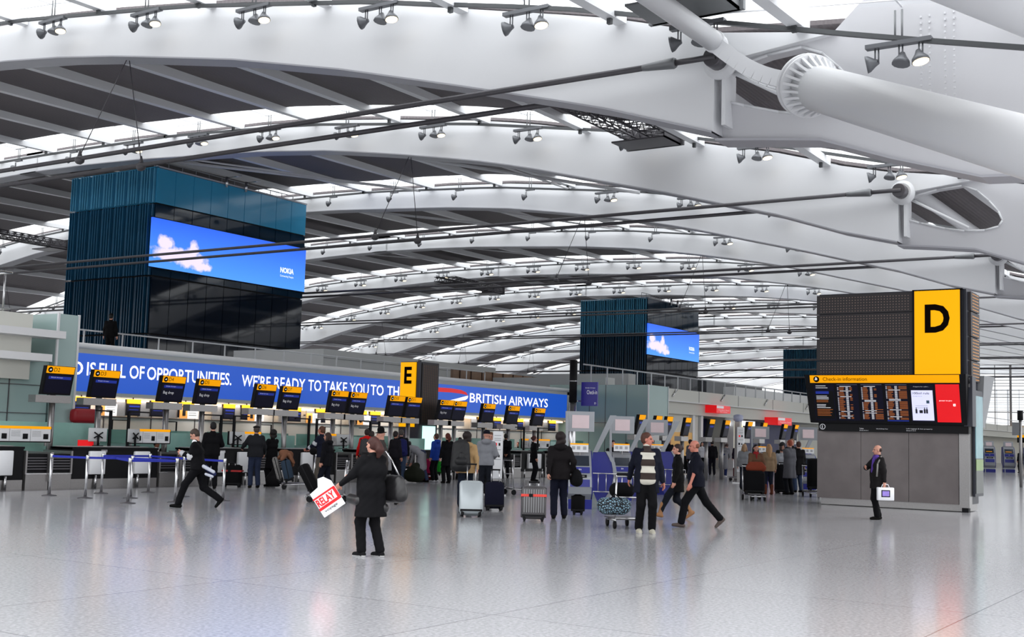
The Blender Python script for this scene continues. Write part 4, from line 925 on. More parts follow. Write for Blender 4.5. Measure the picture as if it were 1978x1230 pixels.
def fin(x, y, ang, lab):
    t = thing('kiosk_fin', lab, 'kiosk', (x, y, 0), rotz=ang, group='curved kiosk rear fins')
    m = MB(); m.prism([(-.02, 0), (.05, 0), (.26, .4), (.34, .75), (.27, 1.1), (.12, 1.36), (-.2, 1.36), (-.22, 1.0), (-.2, .4)], 1, -.04, .04, KBLUE); m.build('blue_fin', t)
    m = MB(); pts = [(.05, .06), (.26, .4), (.35, .75), (.28, 1.1), (.12, 1.38)]
    for a, b in zip(pts, pts[1:]): m.hexa([(a[0], -.07, a[1]), (a[0]+.09, -.07, a[1]), (a[0]+.09, .07, a[1]), (a[0], .07, a[1]), (b[0], -.07, b[1]), (b[0]+.09, -.07, b[1]), (b[0]+.09, .07, b[1]), (b[0], .07, b[1])], KSILV)
    m.build('silver_edge', t)
    m = MB(); m.hexa([(-.2, -.1, 1.35), (-.08, -.1, 1.35), (-.08, .1, 1.35), (-.2, .1, 1.35), (.22, -.1, 2.3), (.38, -.1, 2.3), (.38, .1, 2.3), (.22, .1, 2.3)], KSILV); m.build('raking_strut', t)
    m = MB()
    for p, q in (((-.25, -.3, .82), (.55, -.3, .82)), ((-.25, -.3, .36), (.55, -.3, .36))): m.tube(p, q, .016, CHROME, 6)
    for x_ in (-.25, -.05, .15, .35, .55): m.tube((x_, -.3, .36), (x_, -.3, .82), .012, CHROME, 6)
    m.tube((.3, -.3, .4), (.3, -.02, .3), .02, CHROME, 6); m.build('bag_rail', t)
    return t
fin(27.2, 15.05, -PI/2+.5, 'blue curved rear fin with a steel bag rail between the first two kiosks')
fin(31.55, 16.3, -PI/2+.5, 'blue curved rear fin right of the man in the striped hoodie')
fin(33.76, 16.36, -PI/2+.5, 'blue curved rear fin behind the two people walking left')
kiosk(44.6, 17.6, .5, 'self-service kiosk above the left of the queue with a pale overhead screen')
kiosk(44.2, 15.55, .45, 'self-service kiosk between the queue and the D tower')
fin(47.4, 16.7, -PI/2+.5, 'blue curved fin behind the heads of the queue')
kiosk(96.8, 19.9, .35, 'far kiosk in the bright hall right of the D tower, the left one', sc=1.5)
kiosk(98.9, 18.9, .35, 'far kiosk in the bright hall right of the D tower, the right one', sc=1.5)
kiosk(100.5, 17.6, .35, 'far kiosk cut by the right edge of the picture', sc=1.5)
for i, (x, y) in enumerate(((28.94, 19.4), (47.89, 19.79))):
    t = thing('information_totem', ('narrow white information totem beside the man in the beige jacket', 'narrow white information totem left of the queue')[i], 'sign', (x, y, 0), rotz=.35)
    h = 1.83 if i == 0 else 2.35
    m = MB(); m.rbox((-.03, -.15, .46), (.03, .15, h), WPANEL, .02); m.build('panel', t)
    m = MB(); m.box((-.02, -.14, .03), (.02, .14, .46), STEEL); m.box((-.2, -.32, 0), (.2, .32, .03), CHROME); m.build('base', t)
    m = MB(); m.box((-.04, .02, h-.42), (-.031, .08, h-.34), RED); m.box((-.04, -.08, h-.42), (-.031, -.03, h-.34), BLACKM); m.rbox((-.04, .03, h-.75), (-.031, .09, h-.66), BLACKM, .01); m.rbox((-.04, -.07, h-.75), (-.031, -.03, h-.68), BLACKM, .01)
    for z in (h-.13, h-.22, h-.27, h-.54, h-.82): m.box((-.035, -.1, z), (-.031, .1, z+.012), GREYP)
    m.build('print', t)
t = thing('pillar_post', 'grey square post with a round camera head behind the second totem', 'post', (51, 21.2, 0))
MB().box((-.12, -.12, 0), (.12, .12, 2.65), STEEL).build('post', t); MB().lathe([(.1, 0), (.22, .1), (.22, .3), (.1, .36)], (0, 0, 2.6), mat('globe', S(170, 175, 200), .3), 14).build('camera_head', t)
t = thing('sign_mast', 'slim post with two small sign boxes at the right edge of the far hall', 'sign mast', (60, 10.95, 0))
MB().tube((0, 0, 0), (0, 0, 3.5), .07, STEEL, 10).build('mast', t); m = MB(); m.box((-.06, .02, 2.4), (.1, .35, 3.0), GREYP); m.tube((0, 0, 3.1), (0, 0, 3.55), .13, BLACKM, 10); m.build('sign_box', t)
# distant row of desks and lights beyond the D tower
for i in range(3):
    a, b = 150+i*.0, 22+i*2.6
    t = thing('distant_screen', f'tiny black and amber screen in the far hall, {ORD[i] if i else "first"} counted from the right', 'screen', (a, b, 0), group='screens of the far check-in row')
    MB().box((-.1, -.1, 0), (.1, .1, 2.6), STEEL).build('pole', t); MB().box((-.2, -.5, 2.6), (.1, .5, 3.5), BLACKM).build('case', t); MB().box((-.24, -.5, 3.2), (-.2, .5, 3.5), YELD).build('header', t)
m = MB(); m.box((158, 10, 0), (159, 29, 1.6), GREYP); tag(m.build('far_counter'), 'low grey counter across the far end of the hall', 'counter')
# ================================================================ figures: continuous surfaces from blended limbs
V3 = lambda *a: np.array(a, dtype=float)
def sd_prim(P, q):
    if q[0] == 'c':
        _, a, b, ra, rb = q[:5]; ab = b-a; L = float(ab @ ab)+1e-9
        t = np.clip(((P-a) @ ab)/L, 0, 1); d = P-(a+t[:, None]*ab); return np.sqrt((d*d).sum(1))-(ra+(rb-ra)*t)
    _, c, r, R = q[:4]; d = (P-c) @ R; k0 = np.sqrt(((d/r)**2).sum(1)); k1 = np.sqrt(((d/(r*r))**2).sum(1))+1e-9
    return k0*(k0-1)/k1
def pbox(q):
    if q[0] == 'c': r = max(q[3], q[4]); return np.minimum(q[1], q[2])-r, np.maximum(q[1], q[2])+r
    r = max(q[2]); return q[1]-r, q[1]+r
def nets(prims, k, vox, subs=(), cuts=(), fold=0):
    lo = np.min([pbox(q)[0] for q in prims], 0)-vox*2.5; hi = np.max([pbox(q)[1] for q in prims], 0)+vox*2.5
    n = np.ceil((hi-lo)/vox).astype(int)+1
    g = [lo[i]+vox*np.arange(n[i]) for i in range(3)]
    P = np.stack(np.meshgrid(*g, indexing='ij'), -1).reshape(-1, 3)
    D = np.full(len(P), 9.0); best = np.full(len(P), 9.0); ID = np.zeros(len(P), int)
    for q in prims:
        l, h = pbox(q); ix = [slice(max(0, int((l[i]-lo[i]-2*k)/vox)-2), min(n[i], int((h[i]-lo[i]+2*k)/vox)+4)) for i in range(3)]
        idx = np.arange(len(P)).reshape(n)[ix[0], ix[1], ix[2]].ravel()
        e = sd_prim(P[idx], q); d0 = D[idx]; hh = np.clip(.5+.5*(e-d0)/k, 0, 1); D[idx] = e*(1-hh)+d0*hh-k*hh*(1-hh)
        b = e < best[idx]; bi = idx[b]; best[bi] = e[b]; ID[bi] = q[-1]
    if fold:
        D += fold*np.sin(P[:, 0]*41+P[:, 2]*23)*np.sin(P[:, 1]*37+P[:, 2]*31)
    for q in subs: D = np.maximum(D, -sd_prim(P, q))
    for nrm, c in cuts: D = np.maximum(D, c-P @ nrm)
    D = D.reshape(n); ID = ID.reshape(n); s = D < 0
    c8 = [(i, j, l) for i in (0, 1) for j in (0, 1) for l in (0, 1)]
    cnt = sum(s[i:n[0]-1+i, j:n[1]-1+j, l:n[2]-1+l].astype(int) for i, j, l in c8)
    act = (cnt > 0) & (cnt < 8); A = np.argwhere(act)
    if not len(A): return np.zeros((0, 3)), [], []
    vid = np.full(act.shape, -1); vid[act] = np.arange(len(A))
    acc = np.zeros((len(A), 3)); num = np.zeros(len(A))
    for p in c8:
        for ax in range(3):
            if p[ax]: continue
            q = list(p); q[ax] = 1
            dp = D[A[:, 0]+p[0], A[:, 1]+p[1], A[:, 2]+p[2]]; dq = D[A[:, 0]+q[0], A[:, 1]+q[1], A[:, 2]+q[2]]
            m = (dp < 0) != (dq < 0); t = np.where(m, dp/(dp-dq+1e-12), 0)
            pos = np.array(p, float)[None].repeat(len(A), 0); pos[:, ax] += t
            acc[m] += pos[m]; num[m] += 1
    V = lo+vox*(A+acc/np.maximum(num, 1)[:, None]); F = []; MI = []
    for ax in range(3):
        o1, o2 = [(1, 2), (2, 0), (0, 1)][ax]
        sl0 = [slice(1, None)]*3; sl0[ax] = slice(0, n[ax]-1)
        sl1 = list(sl0); sl1[ax] = slice(1, n[ax])
        a, b = s[tuple(sl0)], s[tuple(sl1)]
        E = np.argwhere(a != b); off = np.array([1, 1, 1]); off[ax] = 0; E = E+off
        ok = np.all(E[:, [o1, o2]] < np.array([n[o1], n[o2]])-1, 1); E = E[ok]
        u = np.zeros(3, int); u[o1] = 1; v = np.zeros(3, int); v[o2] = 1
        q = [E-u-v, E-v, E, E-u]; q = np.stack([vid[x[:, 0], x[:, 1], x[:, 2]] for x in q], 1)
        ins = s[E[:, 0], E[:, 1], E[:, 2]]; q[~ins] = q[~ins][:, ::-1]
        good = (q >= 0).all(1); q = q[good]; F.append(q); MI.append(ID[E[:, 0], E[:, 1], E[:, 2]][good])
    return V, np.concatenate(F), np.concatenate(MI)
def to_mesh(name, chunks, mats, parent):
    V = []; F = []; I = []; o = 0
    for v, f, m in chunks:
        if len(v) == 0: continue
        V.append(v); F.append(np.asarray(f)+o); I.append(m); o += len(v)
    if not V: return None
    V = np.concatenate(V); F = np.concatenate(F); I = np.concatenate(I)
    me = bpy.data.meshes.new(name); me.vertices.add(len(V)); me.vertices.foreach_set('co', V.astype('f').ravel())
    me.loops.add(len(F)*4); me.loops.foreach_set('vertex_index', F.astype('i').ravel()); me.polygons.add(len(F))
    me.polygons.foreach_set('loop_start', np.arange(len(F), dtype='i')*4); me.polygons.foreach_set('loop_total', np.full(len(F), 4, 'i'))
    for m in mats: me.materials.append(m)
    me.polygons.foreach_set('material_index', I.astype('i')); me.polygons.foreach_set('use_smooth', np.ones(len(F), bool)); me.update(); me.validate()
    ob = bpy.data.objects.new(name, me); COL.objects.link(ob); ob.parent = parent; return ob
I3 = np.eye(3)
def rotm(ax, t):
    c, s = math.cos(t), math.sin(t)
    return np.array([[1, 0, 0], [0, c, -s], [0, s, c]]) if ax == 0 else np.array([[c, 0, s], [0, 1, 0], [-s, 0, c]]) if ax == 1 else np.array([[c, -s, 0], [s, c, 0], [0, 0, 1]])
def unit(v): return v/(np.linalg.norm(v)+1e-9)
def ik(a, t, l1, l2, pole):
    d = t-a; L = np.linalg.norm(d); 
    if L > (l1+l2)*.995: t = a+d/L*(l1+l2)*.995; d = t-a; L = np.linalg.norm(d)
    L = max(L, .12); u = d/L; x = (l1*l1-l2*l2+L*L)/(2*L); h = math.sqrt(max(l1*l1-x*x, 0)); p = pole-(pole @ u)*u
    return a+u*x+unit(p)*h, t
SKIN = {'fair': mat('skin_fair', S(192, 138, 118), .5, var=.04), 'ruddy': mat('skin_ruddy', S(186, 116, 98), .5, var=.05), 'tan': mat('skin_tan', S(150, 98, 74), .5, var=.04), 'dark': mat('skin_dark', S(84, 54, 42), .5, var=.05)}
EYE = mat('eye_dark', S(30, 22, 20), .3, var=0); LIP = mat('lips', S(170, 96, 90), .5, var=0)
def cloth(rgb, var=.10):
    if max(rgb) < 70: rgb = tuple(int(c*.62) for c in rgb)
    return mat('cloth_%d_%d_%d' % tuple(rgb), S(*rgb), .85, var=var, scale=9, spec=.15)
def hairm(rgb): return mat('hair_%d_%d_%d' % tuple(rgb), S(*rgb), .6, var=.3, scale=40, spec=.3)
def stripes():
    if 'striped_hoodie' in _m: return _m['striped_hoodie']
    m = mat('striped_hoodie', S(190, 184, 170), .85); nt = m.node_tree; N = nt.nodes; L = nt.links
    tc = [n for n in N if n.type == 'TEX_COORD'][0]; sp = N.new('ShaderNodeSeparateXYZ'); L.new(tc.outputs['Object'], sp.inputs[0])
    a = N.new('ShaderNodeMath'); a.operation = 'MULTIPLY'; a.inputs[1].default_value = 1/.245; L.new(sp.outputs[2], a.inputs[0])
    f = N.new('ShaderNodeMath'); f.operation = 'FRACT'; L.new(a.outputs[0], f.inputs[0]); g = N.new('ShaderNodeMath'); g.operation = 'GREATER_THAN'; g.inputs[1].default_value = .5; L.new(f.outputs[0], g.inputs[0])
    x = N.new('ShaderNodeMix'); x.data_type = 'RGBA'; L.new(g.outputs[0], x.inputs[0]); x.inputs[6].default_value = S(48, 36, 32); x.inputs[7].default_value = S(198, 194, 182); L.new(x.outputs[2], N['Principled BSDF'].inputs['Base Color'])
    return m
def hand(w, d, n, side, curl=.5, s=1.0, m=0, mt=0):
    """palm and five fingers; w wrist, d direction, n palm normal"""
    d = unit(d); n = unit(n-(n @ d)*d); u = np.cross(n, d)*side; out = []
    c = w+d*.045*s; R = np.stack([d, u, n], 1); out.append(('e', c, V3(.052, .040, .018)*s, R, mt)); out.append(('c', w-d*.03*s, w+d*.02*s, .026*s, .025*s, mt))
    for i, (o, L) in enumerate(((-.028, .060), (-.010, .070), (.010, .066), (.027, .052))):
        b = w+d*.082*s+u*o*s; a1 = curl*.7; d1 = d*math.cos(a1)+n*math.sin(a1); k1 = b+d1*L*.55*s; d2 = d*math.cos(a1*2.2)+n*math.sin(a1*2.2)
        out += [('c', b-d*.02*s, b, .0095*s, .0095*s, mt), ('c', b, k1, .0095*s, .0085*s, mt), ('c', k1, k1+d2*L*.5*s, .0085*s, .0070*s, mt)]
    b = w+d*.022*s-u*.034*s; d1 = unit(d*.75-u*.55+n*.45); k1 = b+d1*.038*s; out += [('c', b, k1, .0125*s, .0105*s, mt), ('c', k1, k1+unit(d+n*.4)*.028*s, .0105*s, .0085*s, mt)]
    return out
def person(lab, x, y, face, H=1.75, group=None, lean=0, head=(0, 0), hip=0, feet=((0, .11, 0, 0), (0, -.11, 0, 0)), hands=((.05, .27, .80), (.05, -.27, .80)), poles=None,
           skin='fair', hair=('short', (50, 36, 28)), top=(30, 30, 40), topkind='jacket', hem=.86, trous=(20, 20, 28), shoes=(20, 18, 18), sole=None, extra=None, inner=None, openf=False,
           bands=(), hat=None, fat=1.0, vox=.02, curl=.5, boots=None, sleeve=1.0, collar=None, sit=0, hoodie=None, palm=None):
    s = H/1.75; t = thing('person', lab, 'person', (x, y, 0), rotz=YAW+math.radians(face), group=group)
    A = lambda *v: V3(*v)*s
    pel = A(0, 0, .95-hip); Rl = rotm(1, lean)
    def up(v): return pel+(Rl @ (V3(*v)-V3(0, 0, .95)))*s
    sh = [up((0, .175, 1.41)), up((0, -.175, 1.41))]; hp = [pel+A(0, .085, -.03), pel+A(0, -.085, -.03)]
    far = vox > .022
    an = []; kn = []
    for i in (0, 1):
        fx, fy, fz, tilt = feet[i]; a = A(fx, fy, .085+fz); k, a = ik(hp[i], a, .435*s, .42*s, V3(1, 0, .1)); an.append(a); kn.append(k)
    el = []; wr = []
    for i in (0, 1):
        pl = V3(*(poles[i] if poles else (-1, (.5, -.5)[i], -.4))); e, w = ik(sh[i], A(*hands[i]), .285*s, .25*s, pl); el.append(e); wr.append(w)
    C = lambda a, b, ra, rb, m=0: ('c', a, b, ra*s, rb*s, m)
    # body
    hc = up((.015, 0, 1.62)); Rh = Rl @ rotm(2, head[0]) @ rotm(1, head[1]); hd = lambda v: hc+(Rh @ V3(*v))*s
    body = [C(up((-.01, 0, 1.40)), hd((-.02, 0, -.06)), .058, .052), C(up((0, -.11, 1.37)), up((0, .11, 1.37)), .05, .05), C(up((0, -.03, 1.3)), pel+A(0, -.03, 0), .085, .085), C(up((0, .03, 1.3)), pel+A(0, .03, 0), .085, .085), C(hp[0], hp[1], .08, .08)]
    for i in (0, 1): body += [C(hp[i], kn[i], .075, .05), C(kn[i], an[i], .05, .036), C(sh[i], el[i], .048, .038), C(el[i], wr[i], .038, .026)]
    chunks = [nets(body, .03*s, max(vox, .02)*s)]
    hv = .0085 if not far else .014
    E = lambda c, r, m=0, R=None: ('e', hd(c), V3(*r)*s, Rh if R is None else R, m)
    H_ = [E((-.012, 0, .03), (.092, .074, .088)), E((.025, 0, -.035), (.062, .056, .078)), E((.055, 0, -.085), (.026, .028, .024)), C(up((-.01, 0, 1.44)), hd((-.02, 0, -.05)), .058, .054)]
    if not far:
        H_ += [('c', hd((.082, 0, .012)), hd((.108, 0, -.026)), .011*s, .015*s, 0), E((.072, 0, .03), (.022, .055, .012)), E((.086, 0, -.058), (.011, .024, .008), 2), E((0, .076, -.008), (.02, .009, .032)), E((0, -.076, -.008), (.02, .009, .032))]
        chunks.append(nets(H_, .014*s, hv*s, subs=[E((.1, .031, .012), (.018, .02, .011)), E((.1, -.031, .012), (.018, .02, .011))]))
        chunks.append(nets([E((.079, .031, .010), (.012, .014, .010), 1), E((.079, -.031, .010), (.012, .014, .010), 1)], .002, .006*s))
    else:
        H_ += [('c', hd((.085, 0, .01)), hd((.108, 0, -.026)), .011*s, .014*s, 0)]; chunks.append(nets(H_, .014*s, hv*s))
    for i in (0, 1):
        d = unit(wr[i]-el[i]); n = V3(*palm[i]) if palm else V3(.25, (-1, 1)[i], .1)
        chunks.append(nets(hand(wr[i], d, n, (1, -1)[i], curl, s), .006*s, (.0065 if not far else .012)*s))
    to_mesh('body', chunks, [SKIN[skin], EYE, LIP], t)
    # top garment
    f = fat; T = [C(up((0, -.13, 1.375)), up((0, .13, 1.375)), .082, .082), C(up((0, -.075*f, 1.25)), up((0, .075*f, 1.25)), .125*f, .125*f), C(up((.02*(f-1)*5, -.07, 1.08)), up((.02*(f-1)*5, .07, 1.08)), .122*f, .122*f), C(up((0, -.08, .97)), up((0, .08, .97)), .122*f, .122*f), C(up((-.01, 0, 1.42)), up((-.005, 0, 1.485)), .075, .066)]
    if hem < .9:
        for sy in (-1, 1): T.append(C(pel+A(0, sy*.075, 0), pel+A(0, sy*.09, (hem-.95)), .115*f, .125*f+max(0, .86-hem)*.05))
    for i in (0, 1):
        e2 = wr[i] if sleeve >= 1 else el[i]+(wr[i]-el[i])*max(0, sleeve-.5)*2
        T += [C(sh[i], el[i], .066*f**.5, .056)]
        if sleeve > .55: T.append(C(el[i], e2-unit(wr[i]-el[i])*.012, .056, .044))
    if hoodie: T += [C(up((-.10, -.06, 1.46)), up((-.10, .06, 1.46)), .055, .055), C(up((-.04, -.085, 1.47)), up((-.1, 0, 1.46)), .045, .05), C(up((-.04, .085, 1.47)), up((-.1, 0, 1.46)), .045, .05)]
    subs = []
    mats = [cloth(top)]
    if openf:
        subs = [('c', up((.2, 0, 1.5)), pel+A(.2, 0, hem-.95), .135*s, .16*s, 0)]
    for bi, (where, a, b, col) in enumerate(bands):
        mats.append(mat('band_%d_%d_%d' % col, S(*col), .6, emit=0)); k = len(mats)-1
        if where in 'LR':
            i = 0 if where == 'L' else 1; P0, P1 = (sh[i], el[i]) if b <= 1 else (el[i], wr[i]); o = 0 if b <= 1 else 1
            r_ = (.070, .060) if b <= 1 else (.060, .05); T.append(C(P0+(P1-P0)*(a-o), P0+(P1-P0)*(b-o), r_[0], r_[1], k))
        else: T.append(C(up(a), up(b), .03, .03, k))
    cuts = [(V3(0, 0, 1), hem*s-hip*s if not sit else -9)]
    if lean > .5: cuts = []
    to_mesh(topkind, [nets(T, .045*s, vox*s, subs=subs, cuts=cuts, fold=.004)], mats, t)
    if inner:
        Q = [C(up((.02, -.10, 1.36)), up((.02, .10, 1.36)), .078, .078), C(up((.03, -.06, 1.22)), up((.03, .06, 1.22)), .115, .115), C(up((.04, -.05, 1.05)), up((.04, .05, 1.05)), .118, .118), C(up((.03, -.06, .93)), up((.03, .06, .93)), .122, .122), C(up((0, 0, 1.42)), up((.01, 0, 1.50)), .075, .07)]
        to_mesh('hoodie' if inner == 'stripes' else 'shirt', [nets(Q, .04*s, vox*s, fold=.003, cuts=[(V3(0, 0, 1), .84*s)])], [stripes() if inner == 'stripes' else cloth(inner)], t)
    if collar: to_mesh('collar', [nets([C(up((.02, -.035, 1.465)), up((.02, .035, 1.465)), .06, .06), C(up((.085, 0, 1.42)), up((.115, 0, 1.25)), .028, .012)], .02, .012*s)], [cloth(collar)], t)
    # trousers
    Q = [C(hp[0], hp[1], .112*f, .112*f), C(pel+A(0, -.05, .05), pel+A(0, .05, .05), .11*f, .11*f)]
    for i in (0, 1): Q += [C(hp[i], kn[i], .098*f**.5, .078), C(kn[i], an[i]+A(0, 0, .02), .077, .070 if not boots else .048)]
    to_mesh('trousers', [nets(Q, .035*s, vox*s, fold=.004)], [cloth(trous)], t)
    for i in (0, 1):
        fx, fy, fz, tilt = feet[i]; R = rotm(1, tilt) @ I3; a = an[i]; g = lambda v: a+(R @ V3(*v))*s
        Q = [('c', g((-.045, 0, -.045)), g((.04, 0, -.042)), .04*s, .042*s, 0), ('c', g((.04, 0, -.045)), g((.15, 0, -.055)), .042*s, .032*s, 0), ('c', g((-.01, 0, 0)), g((0, 0, -.03)), .042*s, .045*s, 0)]
        if boots: Q += [('c', g((0, 0, -.02)), g((-.01, 0, .22)), .05*s, .058*s, 0)]
        mm = [cloth(boots or shoes)]
        if sole: mm.append(cloth(sole)); Q += [('c', g((-.05, 0, -.070)), g((.15, 0, -.072)), .034*s, .03*s, 1)]
        nz = R @ V3(0, 0, 1)
        to_mesh('boot' if boots else 'shoe', [nets(Q, .02*s, (.009 if not far else .016)*s, cuts=[(nz, float(nz @ a)-.085*s)])], mm, t)
    # hair
    kind, col = hair; hs = []
    if kind in ('short', 'pony', 'long', 'bun', 'curly', 'bob'):
        q = [E((-.022, 0, .045), (.094, .082, .088)), E((-.04, 0, .0), (.072, .080, .085))]
        if kind == 'pony': q += [('c', hd((-.11, 0, .03)), hd((-.15, 0, -.06)), .045*s, .06*s, 0), ('c', hd((-.15, 0, -.06)), hd((-.12, 0, -.16)), .06*s, .03*s, 0)]
        if kind == 'bun': q += [E((-.115, 0, .03), (.045, .05, .045))]
        if kind == 'curly': q += [E((-.04, 0, .05), (.11, .11, .11)), ('c', hd((-.06, -.03, -.05)), hd((-.05, .03, -.09)), .08*s, .07*s, 0)]
        if kind in ('long', 'bob'):
            e_ = -.30 if kind == 'long' else -.13
            q += [('c', hd((-.05, .055, 0)), hd((-.02, .085, e_)), .05*s, .04*s, 0), ('c', hd((-.05, -.055, 0)), hd((-.02, -.085, e_)), .05*s, .04*s, 0), ('c', hd((-.07, 0, 0)), hd((-.09, 0, e_)), .07*s, .06*s, 0)]
        sb = [E((.085, 0, -.045), (.07, .066, .098))]
        hs = nets(q, .02*s, (.011 if not far else .016)*s, subs=sb, fold=.003); to_mesh('hair', [hs], [hairm(col)], t)
    if kind == 'bald':
        to_mesh('hair', [nets([E((-.045, 0, .012), (.070, .080, .062))], .01, .012*s, subs=[E((.06, 0, .03), (.075, .08, .09)), E((0, 0, .13), (.09, .07, .075))])], [hairm(col)], t)
    if hat:
        hk, hcol = hat; q = [E((-.015, 0, .065), (.098, .088, .075))]
        if hk == 'cap': q += [E((.10, 0, .045), (.07, .06, .012))]
        if hk == 'flat': q = [E((-.005, 0, .075), (.112, .098, .045)), E((.09, 0, .058), (.06, .065, .012))]
        if hk == 'bowler': q = [E((-.01, 0, .06), (.145, .13, .014)), ('c', hd((-.01, 0, .075)), hd((-.01, 0, .125)), .082*s, .085*s, 0)]
        if hk == 'beanie': q = [E((-.02, 0, .045), (.100, .092, .095))]
        to_mesh('hat', [nets(q, .012*s, .011*s, cuts=[(Rh @ V3(0, 0, 1), float((Rh @ V3(0, 0, 1)) @ hd((0, 0, .03))))])], [cloth(hcol)], t)
    if extra: extra(t, up, hd, sh, el, wr, s, C)
    return t, dict(wr=wr, up=up, s=s, hd=hd)
def W(tp, v):      # local point of a figure to world
    t = tp[0]; c, s_ = math.cos(t.rotation_euler.z), math.sin(t.rotation_euler.z); return V3(t.location.x+v[0]*c-v[1]*s_, t.location.y+v[0]*s_+v[1]*c, v[2])
def blob(name, lab, cat, loc, rz, prims, k, vox, m, parent=None, group=None, cuts=(), part='shell'):
    t = thing(name, lab, cat, loc, rotz=rz, group=group)
    to_mesh(part, [nets(prims, k, vox, cuts=cuts)], [m] if not isinstance(m, list) else m, t); return t
c_ = lambda a, b, ra, rb, m=0: ('c', V3(*a), V3(*b), ra, rb, m)
e_ = lambda c, r, m=0: ('e', V3(*c), V3(*r), I3, m)
WALK = ((.36, .08, 0, -.12), (-.38, -.08, .07, .75))
DK = (17, 17, 23)
# ================================================================ people in the open hall
def coat_trim(t, up, hd, sh, el, wr, s, C):
    to_mesh('reflective_piping', [nets([C(up((.11, .07, 1.46)), up((.14, .03, 1.30)), .012, .012), C(sh[0]+V3(.05, .03, -.02)*s, el[0]+V3(.03, 0, .05)*s, .009, .009)], .005, .008)], [cloth((200, 200, 205))], t)
P1 = person('woman in a black coat with dark ponytail, seen from behind, holding a RELAY plastic bag', 12.93, 10.74, 48, 1.64, head=(.1, 0), feet=((.06, .10, 0, 0), (-.10, -.12, 0, 0)), hands=((.34, .30, 1.04), (.42, -.02, 1.16)),
            hair=('pony', (62, 34, 30)), top=(24, 24, 28), topkind='coat', hem=.58, trous=(18, 18, 24), shoes=(28, 28, 32), sole=(190, 190, 190), vox=.014, fat=1.25, extra=coat_trim, curl=.25)
P1r = P1[0].rotation_euler.z
def at(tp, v): w_ = W(tp, v); return tuple(w_)
# relay bag held in front of her left hand
m = MB(); t = thing('carrier_bag', 'white and red RELAY carrier bag held by the woman in the black coat', 'bag', at(P1, (.33, .40, .66)), rotz=YAW-PI/2+.25)
B = MB()
def rel(u, v, o=0):   # bag face point, tilted
    a = .62; x_ = u*math.cos(a)-v*math.sin(a); z_ = u*math.sin(a)+v*math.cos(a); return (x_, -.03-o, z_)
pts = [(-.17, -.05), (.17, -.05), (.18, .32), (.12, .42), (.04, .44), (-.02, .34), (-.16, .32)]
n0 = len(B.v); B.v += [rel(u, v) for u, v in pts]+[(rel(u, v)[0], .03, rel(u, v)[2]) for u, v in pts]; k6 = len(pts)
B.face([n0+i for i in range(k6)], WPANEL); B.face([n0+k6+i for i in range(k6-1, -1, -1)], WPANEL)
for i in range(k6): B.face([n0+i, n0+k6+i, n0+k6+(i+1) % k6, n0+(i+1) % k6], WPANEL)
B.build('bag_body', t)
B = MB(); B.poly([rel(-.17, .05, .003), rel(.17, .05, .003), rel(.175, .09, .003), rel(-.17, .09, .003)], RED); B.poly([rel(-.17, .22, .003), rel(.17, .22, .003), rel(.17, .245, .003), rel(-.17, .245, .003)], RED); B.poly([rel(.13, .09, .003), rel(.172, .09, .003), rel(.172, .23, .003), rel(.13, .23, .003)], RED); B.build('red_band', t)
o = text('lettering', 'RELAY', RED, t, rel(-.155, .10, .006), 0, h=.11, w=.27, bold=.03); o.rotation_euler.y = -.62
o = text('lettering', 'voyage', INKB, t, rel(-.12, -.01, .006), 0, h=.035, w=.2); o.rotation_euler.y = -.62
# shoulder bag and hip bag
LEATH = mat('black_leather', S(26, 25, 27), .38, var=.2)
t = thing('shoulder_bag', 'large black leather bag with chain strap behind the woman holding the RELAY bag', 'bag', at(P1, (-.10, -.30, .78)), rotz=P1r)
to_mesh('bag_body', [nets([c_((-.17, 0, .06), (.15, 0, .04), .10, .10), c_((-.15, 0, .16), (.14, 0, .15), .095, .095), c_((-.12, 0, .26), (.11, 0, .26), .075, .075)], .06, .014, fold=.003)], [LEATH], t)
MB().path([(-.10, -.02, .32), (-.04, .06, .52), (.0, .16, .66)], .014, CHROME, 6).build('chain_strap', t)
t = thing('messenger_bag', 'black messenger bag hanging at the front hip of the woman in the black coat', 'bag', at(P1, (.05, .05, .66)), rotz=P1r)
to_mesh('bag_body', [nets([c_((.0, .13, .10), (.20, .1, .12), .07, .07), c_((-.14, -.20, .0), (.05, -.22, .03), .075, .075)], .06, .015)], [LEATH], t)
P2 = person('man in a black jumper striding left past the barriers, looking at his phone', 17.85, 19.6, 92, 1.74, lean=.14, head=(0, .45), feet=((.36, .08, 0, -.05), (-.46, -.08, .10, .85)), hip=.07, hands=((.36, .04, 1.16), (.34, -.08, 1.12)),
            hair=('short', (62, 50, 44)), top=(14, 14, 20), topkind='jumper', hem=.88, trous=(14, 14, 20), shoes=(16, 15, 16), collar=(225, 225, 228), fat=1.12, bands=(('L', .90, .98, (190, 190, 194)), ('L', 1.82, 1.9, (175, 175, 180))), vox=.015, curl=.9)
t = thing('mobile_phone', 'dark phone in the hands of the striding man', 'phone', at(P2, (.44, -.01, 1.19)), rotz=P2[0].rotation_euler.z); MB().rbox((-.03, -.035, 0), (.05, .035, .012), BLACKM, .004).build('case', t)
t = thing('folded_jacket', 'navy and white folded jacket carried at the hip of the striding man', 'jacket', at(P2, (-.22, -.1, .72)), rotz=P2[0].rotation_euler.z)
to_mesh('cloth', [nets([c_((-.1, .0, .0), (.1, 0, .14), .05, .06), c_((-.14, .24, .05), (.08, .24, .16), .035, .04, 1), c_((-.12, .25, -.05), (.02, .25, .0), .03, .03, 1)], .05, .015)], [cloth((46, 52, 92)), cloth((190, 194, 206))], t)
